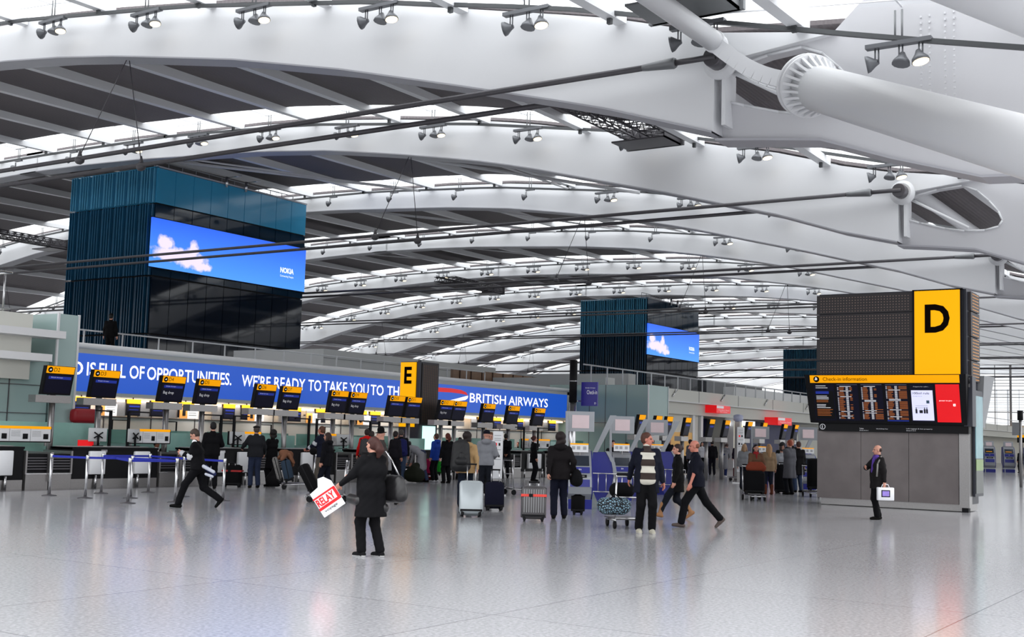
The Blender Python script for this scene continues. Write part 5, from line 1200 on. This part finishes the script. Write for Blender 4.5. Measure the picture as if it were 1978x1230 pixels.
P3 = person('man in a black bowler hat walking left behind the woman in the black coat', 22.4, 18.3, 88, 1.80, lean=.08, hip=.03, feet=((.34, .08, 0, 0), (-.40, -.08, .07, .7)), hands=((.40, .15, 1.02), (.40, -.15, 1.02)), hair=('none', (0, 0, 0)), hat=('bowler', (12, 12, 14)), top=(70, 64, 62), topkind='coat', hem=.72, trous=(20, 20, 28), vox=.018)
# case leaning on the trolley he pushes
def trolley(lab, x, y, rz, sign=True, s=1.0):
    t = thing('luggage_trolley', lab, 'luggage trolley', (x, y, 0), rotz=rz, group='airport luggage trolleys')   # handle at -x
    m = MB()
    for sy in (-.26, .26):
        m.tube((-.38, sy, .16), (-.46, sy, 1.0), .018, CHROME, 8); m.tube((-.4, sy, .17), (.5, sy*.75, .13), .02, CHROME, 8)
    m.tube((-.46, -.28, 1.0), (-.46, .28, 1.0), .022, CHROME, 8); m.tube((-.42, -.26, .6), (-.42, .26, .6), .014, CHROME, 8); m.tube((.5, -.2, .13), (.5, .2, .13), .02, CHROME, 8); m.tube((-.39, -.26, .2), (-.39, .26, .2), .016, CHROME, 8); m.build('frame', t)
    m = MB(); m.tube((-.47, -.26, 1.03), (-.47, .26, 1.03), .028, BLACKM, 10); m.build('push_handle', t)
    m = MB(); m.box((-.38, -.24, .17), (.48, .24, .19), DSTEEL); m.build('deck', t)
    if sign: m = MB(); m.box((-.46, -.23, .62), (-.44, .23, .86), WPANEL); m.box((-.464, -.18, .72), (-.46, .18, .74), GREYP); m.box((-.464, -.18, .78), (-.46, .10, .80), GREYP); m.build('sign_plate', t)
    for px, py in ((-.38, .26), (-.38, -.26), (.4, .2), (.4, -.2)): MB().tube((px, py-.02, .075), (px, py+.02, .075), .075, BLACKM, 16).build('wheel', t)
    return t
def vang(rel): return YAW+math.radians(rel)
def suitcase(lab, x, y, rz, w=.45, d=.26, h=.68, col=None, tilt=0, ribs=False, handle=.35, band=None, z=0, name='suitcase', group=None, soft=False):
    t = thing(name, lab, 'suitcase', (x, y, z), rotz=rz, group=group); T = Matrix.Rotation(tilt, 4, 'Y')   # back face towards -x, handle side
    m = MB(); m.rbox((-d/2, -w/2, .05), (d/2, w/2, .05+h), col, .07 if not soft else .1)
    if ribs:
        for i in range(9): yy = -w/2+.06+i*(w-.12)/8; m.box((-d/2-.008, yy-.009, .17), (-d/2+.01, yy+.009, h-.03), mat('rib_grey', S(128, 128, 130), .35, .3)); 
    m.xf(T).build('shell', t)
    m = MB(); m.box((-d/2-.004, -w/2+.02, .09), (d/2+.004, w/2-.02, .13), BLACKM); m.box((-.012, -w/2-.004, .08), (.012, w/2+.004, h+.02), BLACKM); m.xf(T).build('seam', t)
    if band: m = MB(); m.box((-d/2-.014, -w/2-.008, .05+h*.66), (d/2+.01, w/2+.008, .05+h*.66+.05), band); m.box((-d/2-.03, .02, .05+h*.66-.005), (-d/2-.01, .1, .05+h*.66+.055), BLACKM); m.xf(T).build('luggage_strap', t)
    for px in (-d/2+.05, d/2-.05):
        for py in (-w/2+.07, w/2-.07): m = MB(); m.tube((px, py-.02, .03), (px, py+.02, .03), .03, BLACKM, 12); m.box((px-.03, py-.03, .035), (px+.03, py+.03, .085), BLACKM); m.xf(T).build('wheel', t)
    if handle: m = MB(); [m.tube((-d/2+.04, py, h), (-d/2+.04, py, h+handle), .012, CHROME, 8) for py in (-.09, .09)]; m.tube((-d/2+.04, -.11, h+handle), (-d/2+.04, .11, h+handle), .018, BLACKM, 8); m.xf(T).build('pull_handle', t)
    return t
CB = lambda c: cloth(c)
trolley('luggage trolley pushed by the bowler hat man, left of the woman in the black coat', 21.9, 19.55, vang(92))
suitcase('black suitcase lying tilted on the bowler hat man\'s trolley', 21.6, 19.65, vang(92), col=CB((18, 18, 24)), tilt=.5, z=.24, handle=0)
P4 = person('man in a beige jacket, back to the camera, pulling a silver suitcase', 23.3, 16.5, 8, 1.76, head=(-.1, 0), feet=((-.08, .13, 0, 0), (.1, -.11, 0, 0)), hands=((-.02, .24, .9), (-.16, -.26, .78)), hair=('curly', (30, 22, 22)), top=(178, 146, 104), hem=.80, trous=(30, 40, 62), hoodie=True, vox=.018, fat=1.05, curl=1.0)
def rucksack(lab, tp, v, col, s=1.0, rz=0):
    t = thing('rucksack', lab, 'rucksack', at(tp, v), rotz=tp[0].rotation_euler.z+rz)
    to_mesh('pack', [nets([c_((0, -.08*s, -.19*s), (.01, -.07*s, .17*s), .105*s, .085*s), c_((0, .08*s, -.19*s), (.01, .07*s, .17*s), .105*s, .085*s), c_((-.02, 0, -.17*s), (0, 0, .19*s), .12*s, .10*s)], .05, .014*s, fold=.003)], [col], t)
    to_mesh('front_pocket', [nets([c_((-.11*s, -.06, -.14), (-.11*s, .06, -.14), .07*s, .07*s), c_((-.09*s, 0, -.1), (-.09*s, 0, .02), .06*s, .05*s)], .04, .014*s)], [col], t)
    m = MB(); m.path([(.05, .11, .2), (.17, .12, .28), (.24, .12, .2)], .02, BLACKM, 6); m.path([(.05, -.11, .2), (.17, -.12, .28), (.24, -.12, .2)], .02, BLACKM, 6); m.build('strap', t); return t
rucksack('large black rucksack on the back of the man in the beige jacket', P4, (-.22, .16, 1.22), mat('black_nylon', S(16, 16, 20), .6, var=.2), 1.3)
suitcase('silver white hard shell suitcase tilted behind the man in the beige jacket', 20.7, 14.5, vang(5), w=.50, d=.27, h=.72, col=mat('silver_shell', S(176, 184, 188), .3, .2), tilt=.35, handle=.4)
suitcase('navy soft suitcase standing right behind the silver case', 22.9, 15.4, vang(10), w=.44, d=.28, h=.62, col=CB((26, 28, 58)), tilt=.1, handle=.3, soft=True)
P5 = person('man in a grey hoodie and navy baseball cap behind the beige jacket man', 26.6, 18.2, 0, 1.84, hair=('none', (0, 0, 0)), hat=('cap', (26, 28, 48)), top=(132, 134, 140), trous=(40, 44, 58), vox=.02, hoodie=True, hands=((.1, .27, .85), (.2, -.2, 1.05)))
P6 = person('man in a white shirt and dark waistcoat facing the camera beside the white totem', 29.6, 20.1, 172, 1.80, head=(0, .25), hair=('short', (92, 62, 44)), top=(222, 224, 230), topkind='shirt', trous=(30, 30, 36), hands=((.3, .1, 1.1), (.3, -.1, 1.1)), vox=.018)
m = MB()
t = thing('luggage_trolley', 'x', 'luggage trolley', (0, 0, 0)); bpy.data.objects.remove(t)
trolley('empty luggage trolley standing behind the white totem', 29.9, 19.2, vang(-60), sign=False)
P9 = person('man in a dark hooded jacket pulling a grey ribbed suitcase, back to the camera', 21.9, 13.1, 5, 1.80, head=(.1, 0), feet=((-.02, .1, 0, 0), (.1, -.13, 0, 0)), hands=((-.20, .26, .83), (.02, -.28, .95)), hair=('curly', (34, 24, 24)), top=(38, 33, 36), hem=.80, trous=(26, 32, 56), hoodie=True, fat=1.18, vox=.016, curl=1.0)
t = thing('holdall', 'black holdall on the right hip of the man in the dark hooded jacket', 'bag', at(P9, (.0, -.36, .86)), rotz=P9[0].rotation_euler.z)
to_mesh('bag_body', [nets([c_((-.12, 0, -.06), (.12, 0, -.06), .12, .12), c_((-.11, 0, .02), (.11, 0, .02), .11, .11), c_((-.09, 0, .11), (.09, 0, .11), .075, .075)], .05, .016)], [cloth((16, 16, 20))], t)
MB().path([(-.06, 0, .15), (-.03, .1, .4), (0, .2, .56)], .014, BLACKM, 6).build('strap', t)
suitcase('grey ribbed suitcase with a red strap behind the man in the dark jacket', 20.75, 13.0, vang(0), w=.50, d=.28, h=.66, col=mat('grey_shell', S(82, 80, 82), .38, .2), ribs=True, tilt=.12, handle=.12, band=mat('orange_red_strap', S(232, 62, 50), .5))
suitcase('small black bag standing between the dark jacket man and the nearest kiosk', 23.4, 13.5, vang(0), w=.3, d=.2, h=.4, col=CB((14, 14, 18)), handle=0, soft=True)
P10 = person('man in a navy jacket over a striped hoodie walking forward, looking to his left', 19.96, 10.08, 186, 1.84, head=(1.05, 0), feet=((.05, .10, 0, 0), (-.06, -.11, 0, 0)), hands=((.02, .30, .86), (-.22, -.26, .92)), skin='ruddy', hair=('short', (74, 44, 34)), top=(27, 32, 52), hem=.70, openf=True, inner='stripes', trous=(15, 15, 20), shoes=(176, 172, 158), sole=(215, 212, 204), fat=1.1, vox=.014)
trolley('luggage trolley with a patterned bag beside the man in the striped hoodie', 20.9, 11.05, vang(10), sign=False)
t = thing('holdall', 'black and pale blue floral holdall lying on the front of the trolley', 'bag', (20.35, 10.95, .42), rotz=vang(10))
fl = mat('floral_print', S(60, 90, 110), .8); nt = fl.node_tree; vo = nt.nodes.new('ShaderNodeTexVoronoi'); vo.feature = 'DISTANCE_TO_EDGE'; vo.inputs['Scale'].default_value = 22; tcn = [n for n in nt.nodes if n.type == 'TEX_COORD'][0]; nt.links.new(tcn.outputs['Object'], vo.inputs['Vector'])
rp = nt.nodes.new('ShaderNodeValToRGB'); rp.color_ramp.elements[0].color = S(12, 14, 22); rp.color_ramp.elements[0].position = .12; rp.color_ramp.elements[1].color = S(128, 160, 178); rp.color_ramp.elements[1].position = .2; nt.links.new(vo.outputs['Distance'], rp.inputs[0]); nt.links.new(rp.outputs[0], nt.nodes['Principled BSDF'].inputs['Base Color'])
to_mesh('bag_body', [nets([c_((0, -.16, 0), (0, .16, 0), .15, .15), c_((0, -.2, .04), (0, .2, .04), .13, .13)], .05, .016)], [fl], t)
MB().path([(-.1, -.12, .14), (-.08, 0, .24), (-.1, .12, .14)], .012, BLACKM, 6).build('handle', t)
t = thing('holdall', 'plain black bag stacked on top of the floral holdall', 'bag', (20.75, 11.0, .72), rotz=vang(10)); to_mesh('bag_body', [nets([c_((0, -.1, 0), (0, .1, 0), .15, .15)], .05, .018)], [cloth((14, 14, 18))], t)
P11 = person('woman in a black coat and tan boots stepping left beside the navy polo man', 24.2, 11.45, 90, 1.68, head=(.15, 0), lean=.03, hip=.05, feet=((.42, .06, .0, -.2), (-.30, -.06, .08, .6)), hands=((.12, .22, .82), (.0, -.25, .80)), hair=('bun', (46, 30, 28)), top=(14, 13, 16), topkind='coat', hem=.66, trous=(30, 34, 48), boots=(150, 110, 78), vox=.017)
P12 = person('balding man in a navy polo shirt striding left', 22.2, 10.1, 90, 1.78, lean=.06, hip=.05, head=(0, .05), feet=((.30, .08, 0, -.1), (-.48, -.08, .08, .75)), hands=((.16, .26, .84), (.06, -.24, .86)), skin='ruddy', hair=('bald', (120, 74, 54)), top=(22, 25, 44), topkind='polo_shirt', sleeve=.5, hem=.84, trous=(14, 15, 22), shoes=(88, 78, 74), fat=1.22, vox=.014, poles=((-1, .3, -.2), (-1, -.3, -.2)))
MB().lathe([(.04, 0), (.04, .006)], (0, 0, 0), INKW, 12, (0, 1, 0)).build('shirt_logo', P12[0], loc=(.13, .10, 1.28))
P13 = person('balding man in a dark overcoat and purple scarf before the D tower', 28.45, 8.33, 96, 1.74, head=(-.05, .05), feet=((.06, .09, 0, 0), (-.05, -.09, 0, 0)), hands=((-.04, .30, .82), (.30, -.02, 1.22)), poles=((-1, .4, 0), (-.2, -1, -.4)), skin='fair', hair=('bald', (60, 42, 38)), top=(44, 41, 43), topkind='coat', hem=.72, trous=(14, 13, 20), shoes=(24, 20, 20), fat=1.2, vox=.016,
             extra=lambda t, up, hd, sh, el, wr, s, C: to_mesh('scarf', [nets([C(up((.05, -.04, 1.45)), up((.05, .05, 1.45)), .065, .065), C(up((.11, .02, 1.4)), up((.15, .02, 1.12)), .04, .035)], .03, .013)], [cloth((84, 60, 140))], t))
MB().path([(.0, .20, 1.47), (.10, .22, 1.30), (.12, .22, 1.0)], .02, mat('grey_strap', S(130, 128, 126), .6), 6).build('bag_strap', P13[0])
t = thing('carrier_bag', 'white box shaped carrier bag with a screen picture in the hand of the overcoat man', 'bag', at(P13, (-.06, .30, .46)), rotz=YAW-PI/2)
MB().rbox((-.2, -.06, 0), (.18, .06, .30), WPANEL, .015).build('bag_body', t); m = MB(); m.box((-.12, -.066, .08), (.08, -.06, .24), BLACKM); m.box((-.10, -.069, .10), (.06, -.066, .22), mat('screen_picture', S(140, 120, 200), .3, emit=.2, var=.4, scale=12)); m.build('printed_picture', t); MB().path([(-.1, 0, .30), (-.07, 0, .37), (.05, 0, .37), (.08, 0, .30)], .008, INKW, 6).build('handle', t)
# ================================================================ people at the desks and in the queues
FV = .026
def far(lab, x, y, face, H, **k):
    k.setdefault('vox', FV); return person(lab, x, y, face, H, **k)
far('officer in a black suit standing with hands behind his back beside the totem', 40.95, 27.07, 5, 1.80, top=DK, hands=((-.16, .06, .95), (-.16, -.06, .95)), hair=('short', (22, 18, 18)), collar=(220, 220, 225), skin='tan')
far('woman in a black trouser suit facing right by the black desk', 39.44, 24.76, -75, 1.74, top=DK, hem=.7, hair=('bun', (70, 34, 30)), collar=(225, 225, 228))
far('man in a flat cap and grey jacket leaning on the desk, back to the camera', 25.26, 25.38, 25, 1.80, top=(52, 54, 60), trous=(42, 50, 72), hair=('short', (70, 60, 54)), hat=('flat', (26, 26, 30)), hands=((.36, .30, 1.10), (.2, -.3, .95)), fat=1.15, vox=.02)
far('woman in a long black outfit beside the flat cap man', 26.31, 25.75, 55, 1.68, top=DK, hem=.55, trous=DK, hair=('curly', (20, 16, 16)), skin='dark', hands=((.36, .15, 1.12), (.34, -.1, 1.15)), vox=.02)
far('man in a dark suit directly behind the striding man', 23.7, 25.5, 20, 1.86, top=DK, trous=DK, hair=('short', (20, 18, 20)), hands=((.1, .27, .85), (.3, -.2, 1.1)), vox=.022)
far('father in a navy jacket with white sleeve stripes pushing the loaded trolley', 27.3, 24.7, 70, 1.84, top=(34, 40, 66), trous=(90, 84, 78), hair=('short', (86, 56, 42)), skin='ruddy', hands=((.38, .15, 1.08), (.38, -.15, 1.08)), bands=(('L', .6, .75, (190, 192, 198)), ('L', 1.4, 1.55, (190, 192, 198)), ('R', .6, .75, (190, 192, 198))), vox=.02)
far('woman in a dark padded coat with a black shoulder bag walking beside the trolley', 24.95, 22.35, 70, 1.66, top=(20, 20, 30), hem=.78, trous=(24, 28, 48), hair=('bob', (48, 32, 30)), hoodie=True, feet=((.18, .09, 0, 0), (-.2, -.09, .04, .4)), vox=.02)
tt = trolley('loaded luggage trolley with sign plate pushed by the father', 25.85, 24.2, vang(100))
suitcase('slate blue suitcase standing on the loaded trolley', 25.6, 24.3, vang(100), w=.5, d=.28, h=.62, col=CB((48, 62, 78)), tilt=.25, z=.2, handle=0, soft=True)
suitcase('black and white patterned suitcase on the front of the loaded trolley', 25.5, 24.55, vang(100), w=.42, d=.16, h=.7, col=mat('houndstooth', S(120, 118, 116), .7, var=.8, scale=26), tilt=.3, z=.19, handle=0)
blob('bundled_coat', 'brown coat heaped on top of the loaded trolley', 'coat', (25.6, 24.5, .98), vang(100), [c_((-.1, -.15, 0), (.1, .08, .05), .11, .1), c_((0, .05, .06), (.1, .24, -.12), .09, .06), c_((-.1, -.1, 0), (-.2, -.16, -.3), .08, .05), c_((.05, -.05, .08), (.2, -.05, -.1), .07, .05), c_((-.1, .1, 0), (-.22, .12, -.22), .06, .05)], .04, .018, cloth((120, 82, 62)), part='cloth')
blob('camera_bag', 'black camera bag on the handle of the loaded trolley', 'bag', (26.2, 24.0, 1.1), vang(100), [c_((0, -.12, 0), (0, .12, 0), .11, .11)], .05, .02, cloth((18, 18, 22)))
suitcase('black suitcase with red straps beside the flat cap man', 24.95, 25.95, vang(0), w=.55, d=.3, h=.6, col=CB((18, 18, 22)), handle=.1, band=mat('red_strap', S(170, 28, 30), .6), soft=True)
blob('rucksack', 'dark rucksack on the floor right of the flat cap man', 'rucksack', (25.9, 25.2, .22), 0, [c_((0, -.1, 0), (0, .1, .0), .19, .19), c_((0, 0, .2), (0, 0, .28), .15, .1)], .08, .022, cloth((30, 28, 32)))
far('seated agent in a dark suit and white collar behind the desk near the D5 pole', 24.5, 28.75, -120, 1.7, hip=.42, sit=1, top=DK, trous=DK, collar=(225, 225, 228), hair=('short', (30, 20, 20)), feet=((.3, .1, 0, 0), (.3, -.1, 0, 0)), hands=((.35, .12, .72+.1), (.35, -.12, .82)), skin='tan')
far('seated agent with very dark hair behind the desk near the D9 pole', 33.9, 29.4, -60, 1.72, hip=.42, sit=1, top=DK, trous=DK, collar=(225, 225, 228), hair=('short', (14, 12, 12)), feet=((.3, .1, 0, 0), (.3, -.1, 0, 0)), hands=((.35, .12, .82), (.35, -.12, .82)), skin='dark')
far('seated agent bending over the desk behind the beige jacket man', 39.2, 28.5, 150, 1.72, hip=.42, sit=1, lean=.3, head=(0, .4), top=DK, trous=DK, hair=('short', (20, 16, 16)), feet=((.3, .1, 0, 0), (.3, -.1, 0, 0)), hands=((.35, .12, .82), (.35, -.12, .82)))
Pr = far('traveller in a bright red jacket with a chequered rucksack at the desks', 30.51, 25.63, 15, 1.80, top=(205, 24, 24), trous=(30, 34, 70), hair=('short', (40, 28, 26)), hoodie=True, hands=((.15, .27, .9), (.05, -.28, .85)), vox=.02)
rucksack('dark patterned rucksack on the red jacket traveller', Pr, (-.2, .08, 1.2), mat('pattern_black', S(46, 44, 46), .6, var=.7, scale=30), 1.0)
far('man in a grey jacket right behind the red jacket traveller', 32.3, 26.9, 5, 1.74, top=(88, 96, 104), hair=('short', (60, 50, 46)), trous=(40, 44, 56))
far('man with dark hair and patterned jumper right of the bowler hat', 31.6, 25.3, -40, 1.76, top=(40, 36, 46), hair=('short', (26, 20, 20)), trous=(30, 30, 40), skin='tan')
Pn = far('traveller in a dark jacket and jeans with a navy rucksack, centre of the desk queue', 33.05, 26.21, 0, 1.82, top=(24, 26, 38), trous=(54, 68, 92), hair=('short', (70, 64, 62)), fat=1.1, vox=.02)
rucksack('navy rucksack on the back of the traveller in jeans', Pn, (-.2, -.06, 1.2), cloth((30, 34, 84)), 1.05)
far('person in a pale grey hoodie bending down over a green bag', 34.0, 26.0, 70, 1.78, lean=1.05, head=(0, .3), top=(150, 150, 156), trous=(58, 68, 98), hair=('curly', (24, 20, 20)), feet=((-.05, .12, 0, 0), (-.15, -.12, 0, 0)), hands=((.55, .15, .55), (.5, -.15, .5)), hem=.5, vox=.02)
blob('rucksack', 'olive green rucksack on the floor below the bending person', 'rucksack', (33.25, 25.73, .26), 0, [c_((0, -.16, 0), (0, .16, .0), .24, .24), c_((0, 0, .2), (.1, 0, .32), .18, .12)], .08, .024, cloth((48, 52, 40)))
suitcase('magenta suitcase behind the woman in the blue jacket', 34.9, 26.4, vang(0), w=.42, d=.25, h=.6, col=CB((150, 24, 72)), z=.15, handle=0)
suitcase('green suitcase leaning beside the magenta one', 35.2, 26.2, vang(0), w=.3, d=.2, h=.5, col=CB((30, 140, 40)), z=.2, handle=0, tilt=.1)
suitcase('dark red suitcase lying under the magenta one', 34.7, 26.2, vang(0), w=.6, d=.35, h=.12, col=CB((130, 16, 26)), z=0, handle=0)
far('woman in a bright blue hooded jacket at the desk', 34.41, 25.71, 60, 1.72, top=(28, 60, 150), hem=.78, trous=DK, hair=('short', (70, 48, 40)), hoodie=True, shoes=(200, 200, 205), vox=.02)
far('woman with auburn hair in a black coat right of the blue jacket', 34.13, 25.0, 35, 1.74, top=DK, hem=.6, trous=DK, hair=('pony', (92, 44, 36)), vox=.022)
far('person in a black coat just left of the black rucksack', 37.8, 27.1, 20, 1.6, top=DK, hem=.6, trous=DK, hair=('short', (24, 20, 20)))
far('man with glasses in a dark coat between the first two kiosks', 34.6, 18.7, -175, 1.66, top=(46, 42, 50), trous=DK, hair=('short', (40, 22, 24)), hands=((.2, .1, 1.15), (.2, -.1, 1.15)))
far('person in a maroon coat leaning behind the second kiosk', 36.8, 19.3, 10, 1.62, lean=.3, top=(44, 24, 30), trous=DK, hair=('short', (28, 20, 20)))
far('man in a dark jacket far behind the woman with tan boots', 56.6, 27.3, -160, 1.78, top=(30, 30, 40), trous=DK, hair=('short', (40, 30, 28)))
far('man in a grey jacket left of the woman with tan boots', 50.5, 23.3, -60, 1.78, top=(96, 96, 106), trous=DK, hair=('short', (40, 24, 22)))
far('woman with long dark hair and a white top behind the polo shirt man', 60.0, 27.0, 180, 1.68, top=(196, 196, 202), trous=DK, hair=('long', (26, 20, 22)))
far('woman with reddish hair behind the polo shirt man', 60.5, 27.9, 30, 1.66, top=(60, 50, 56), trous=DK, hair=('long', (96, 56, 48)))
far('person in a grey jumper and jeans bending over a trolley', 55.26, 23.73, -30, 1.80, lean=.7, hem=.5, top=(124, 124, 130), trous=(34, 44, 84), hair=('short', (70, 50, 44)), shoes=(190, 190, 195), hands=((.5, .1, .9), (.5, -.1, .9)))
far('person in a dark coat left of the bending grey jumper', 57.5, 25.3, 0, 1.76, lean=.15, top=(24, 22, 32), trous=(24, 22, 40), hair=('short', (36, 26, 26)))
far('woman in a plum top behind the bending grey jumper', 60.5, 25.2, 180, 1.66, top=(56, 44, 66), trous=(92, 20, 36), hair=('bob', (50, 32, 30)))
trolley('small empty trolley between the bending person and the tall totem', 50.5, 20.9, vang(80), sign=False)
suitcase('black case on the trolley behind the polo shirt man', 56.5, 26.3, vang(0), w=.6, d=.35, h=.9, col=CB((16, 16, 20)), z=0, handle=0, soft=True)
suitcase('dark red case by the bending grey jumper', 52.8, 21.9, vang(0), w=.5, d=.3, h=.5, col=CB((90, 18, 30)), handle=0)
Pq = far('woman with very long black hair pushing a trolley in front of the queue', 35.2, 14.05, 186, 1.66, top=(104, 76, 58), trous=DK, hair=('long', (18, 14, 18)), hands=((.34, .2, 1.05), (.34, -.2, 1.05)), collar=(150, 40, 44), vox=.02)
trolley('luggage trolley pushed by the woman with very long black hair', 34.3, 13.72, vang(180)+PI*0+.05, sign=False)
suitcase('black suitcase upright on the trolley in front of the queue', 34.1, 13.65, vang(0), w=.62, d=.3, h=.66, col=CB((16, 16, 22)), z=.17, handle=0, soft=True)
blob('handbag', 'rust brown handbag on the handle of the queue trolley', 'handbag', (34.6, 13.8, .95), vang(0), [c_((0, -.2, 0), (0, .2, 0), .11, .11), c_((0, -.14, .1), (0, .14, .1), .09, .09)], .06, .02, cloth((128, 58, 40)))
far('blonde woman in a pale grey jumper at the left of the queue', 41.5, 17.0, -20, 1.66, top=(128, 130, 134), trous=(40, 44, 60), hair=('bob', (150, 120, 92)))
far('fair haired woman in a tan jacket and brown boots in the queue', 38.62, 14.95, 5, 1.68, top=(134, 112, 88), hem=.8, trous=(34, 42, 66), hair=('long', (160, 124, 88)), boots=(96, 52, 38))
far('person in a pale grey top beside the tan jacket woman', 40.2, 15.1, 0, 1.62, top=(150, 152, 158), trous=DK, hair=('short', (60, 44, 40)))
far('person in a black hooded coat in the middle of the queue', 42.9, 16.1, 15, 1.74, top=(16, 15, 20), hem=.55, trous=DK, hair=('curly', (14, 12, 14)), fat=1.2)
far('tall man with light brown hair looking over the queue', 43.4, 15.9, 150, 1.90, top=(54, 52, 58), trous=DK, hair=('short', (120, 92, 72)))
far('red haired man in a long grey overcoat, hand at his chin, right of the queue', 39.39, 14.51, 35, 1.84, top=(88, 88, 94), topkind='coat', hem=.52, trous=(24, 26, 38), hair=('short', (140, 66, 46)), hands=((.2, .06, 1.42), (.05, -.27, .85)), fat=1.12, vox=.02)
far('person in a long black coat with a red bag next to the grey overcoat man', 41.6, 15.0, 15, 1.80, top=(18, 17, 22), topkind='coat', hem=.6, trous=(44, 56, 80), hair=('short', (66, 40, 34)), fat=1.1)
suitcase('tall black suitcase in the queue behind the tan jacket woman', 39.9, 15.0, vang(0), w=.45, d=.28, h=.95, col=CB((22, 22, 30)), handle=.1, soft=True)
trolley('luggage trolley partly hidden behind the left edge of the D tower', 38.6, 13.4, vang(180), sign=False)
suitcase('large black case stacked on the trolley at the D tower edge', 38.9, 13.4, vang(0), w=.6, d=.4, h=1.0, col=CB((14, 14, 18)), z=.2, handle=0, soft=True)
far('person in a black coat at the far kiosks right of the D tower', 93.5, 20.2, 60, 1.75, top=DK, hem=.6, trous=DK, hair=('short', (30, 22, 22)))
far('person in a dark red jacket at the far kiosks right of the D tower', 95.5, 20.5, 10, 1.72, top=(70, 22, 30), trous=DK, hair=('short', (30, 22, 22)))
far('two-toned dark coated person at the very far right kiosk', 98.5, 18.0, 20, 1.78, top=DK, hem=.7, trous=DK, hair=('short', (36, 28, 26)))
for i, (a, sk) in enumerate(((27.9, 'tan'), (32.2, 'fair'), (36.0, 'fair'), (40.5, 'dark'), (48.9, 'fair'), (51.9, 'fair'), (54.2, 'tan'))):
    far(f'desk agent in a dark jacket at the back counter, {ORD[i] if i else "first"} from the left', a, 33.55, 160, 1.7, hip=.30, sit=1, top=(30, 28, 34), trous=DK, hair=('short', (30+12*i, 24, 24)), skin=sk, feet=((.2, .1, 0, 0), (.2, -.1, 0, 0)), hands=((.3, .12, .95), (.3, -.12, .95)), vox=.04)
far('security guard in black standing on the roof beside the big blue tower', 31.1, 39.6, 0, 1.8, top=(8, 8, 10), trous=(8, 8, 10), hair=('short', (10, 10, 10)), hat=('cap', (8, 8, 10)), vox=.03)[0].location.z = 4.31
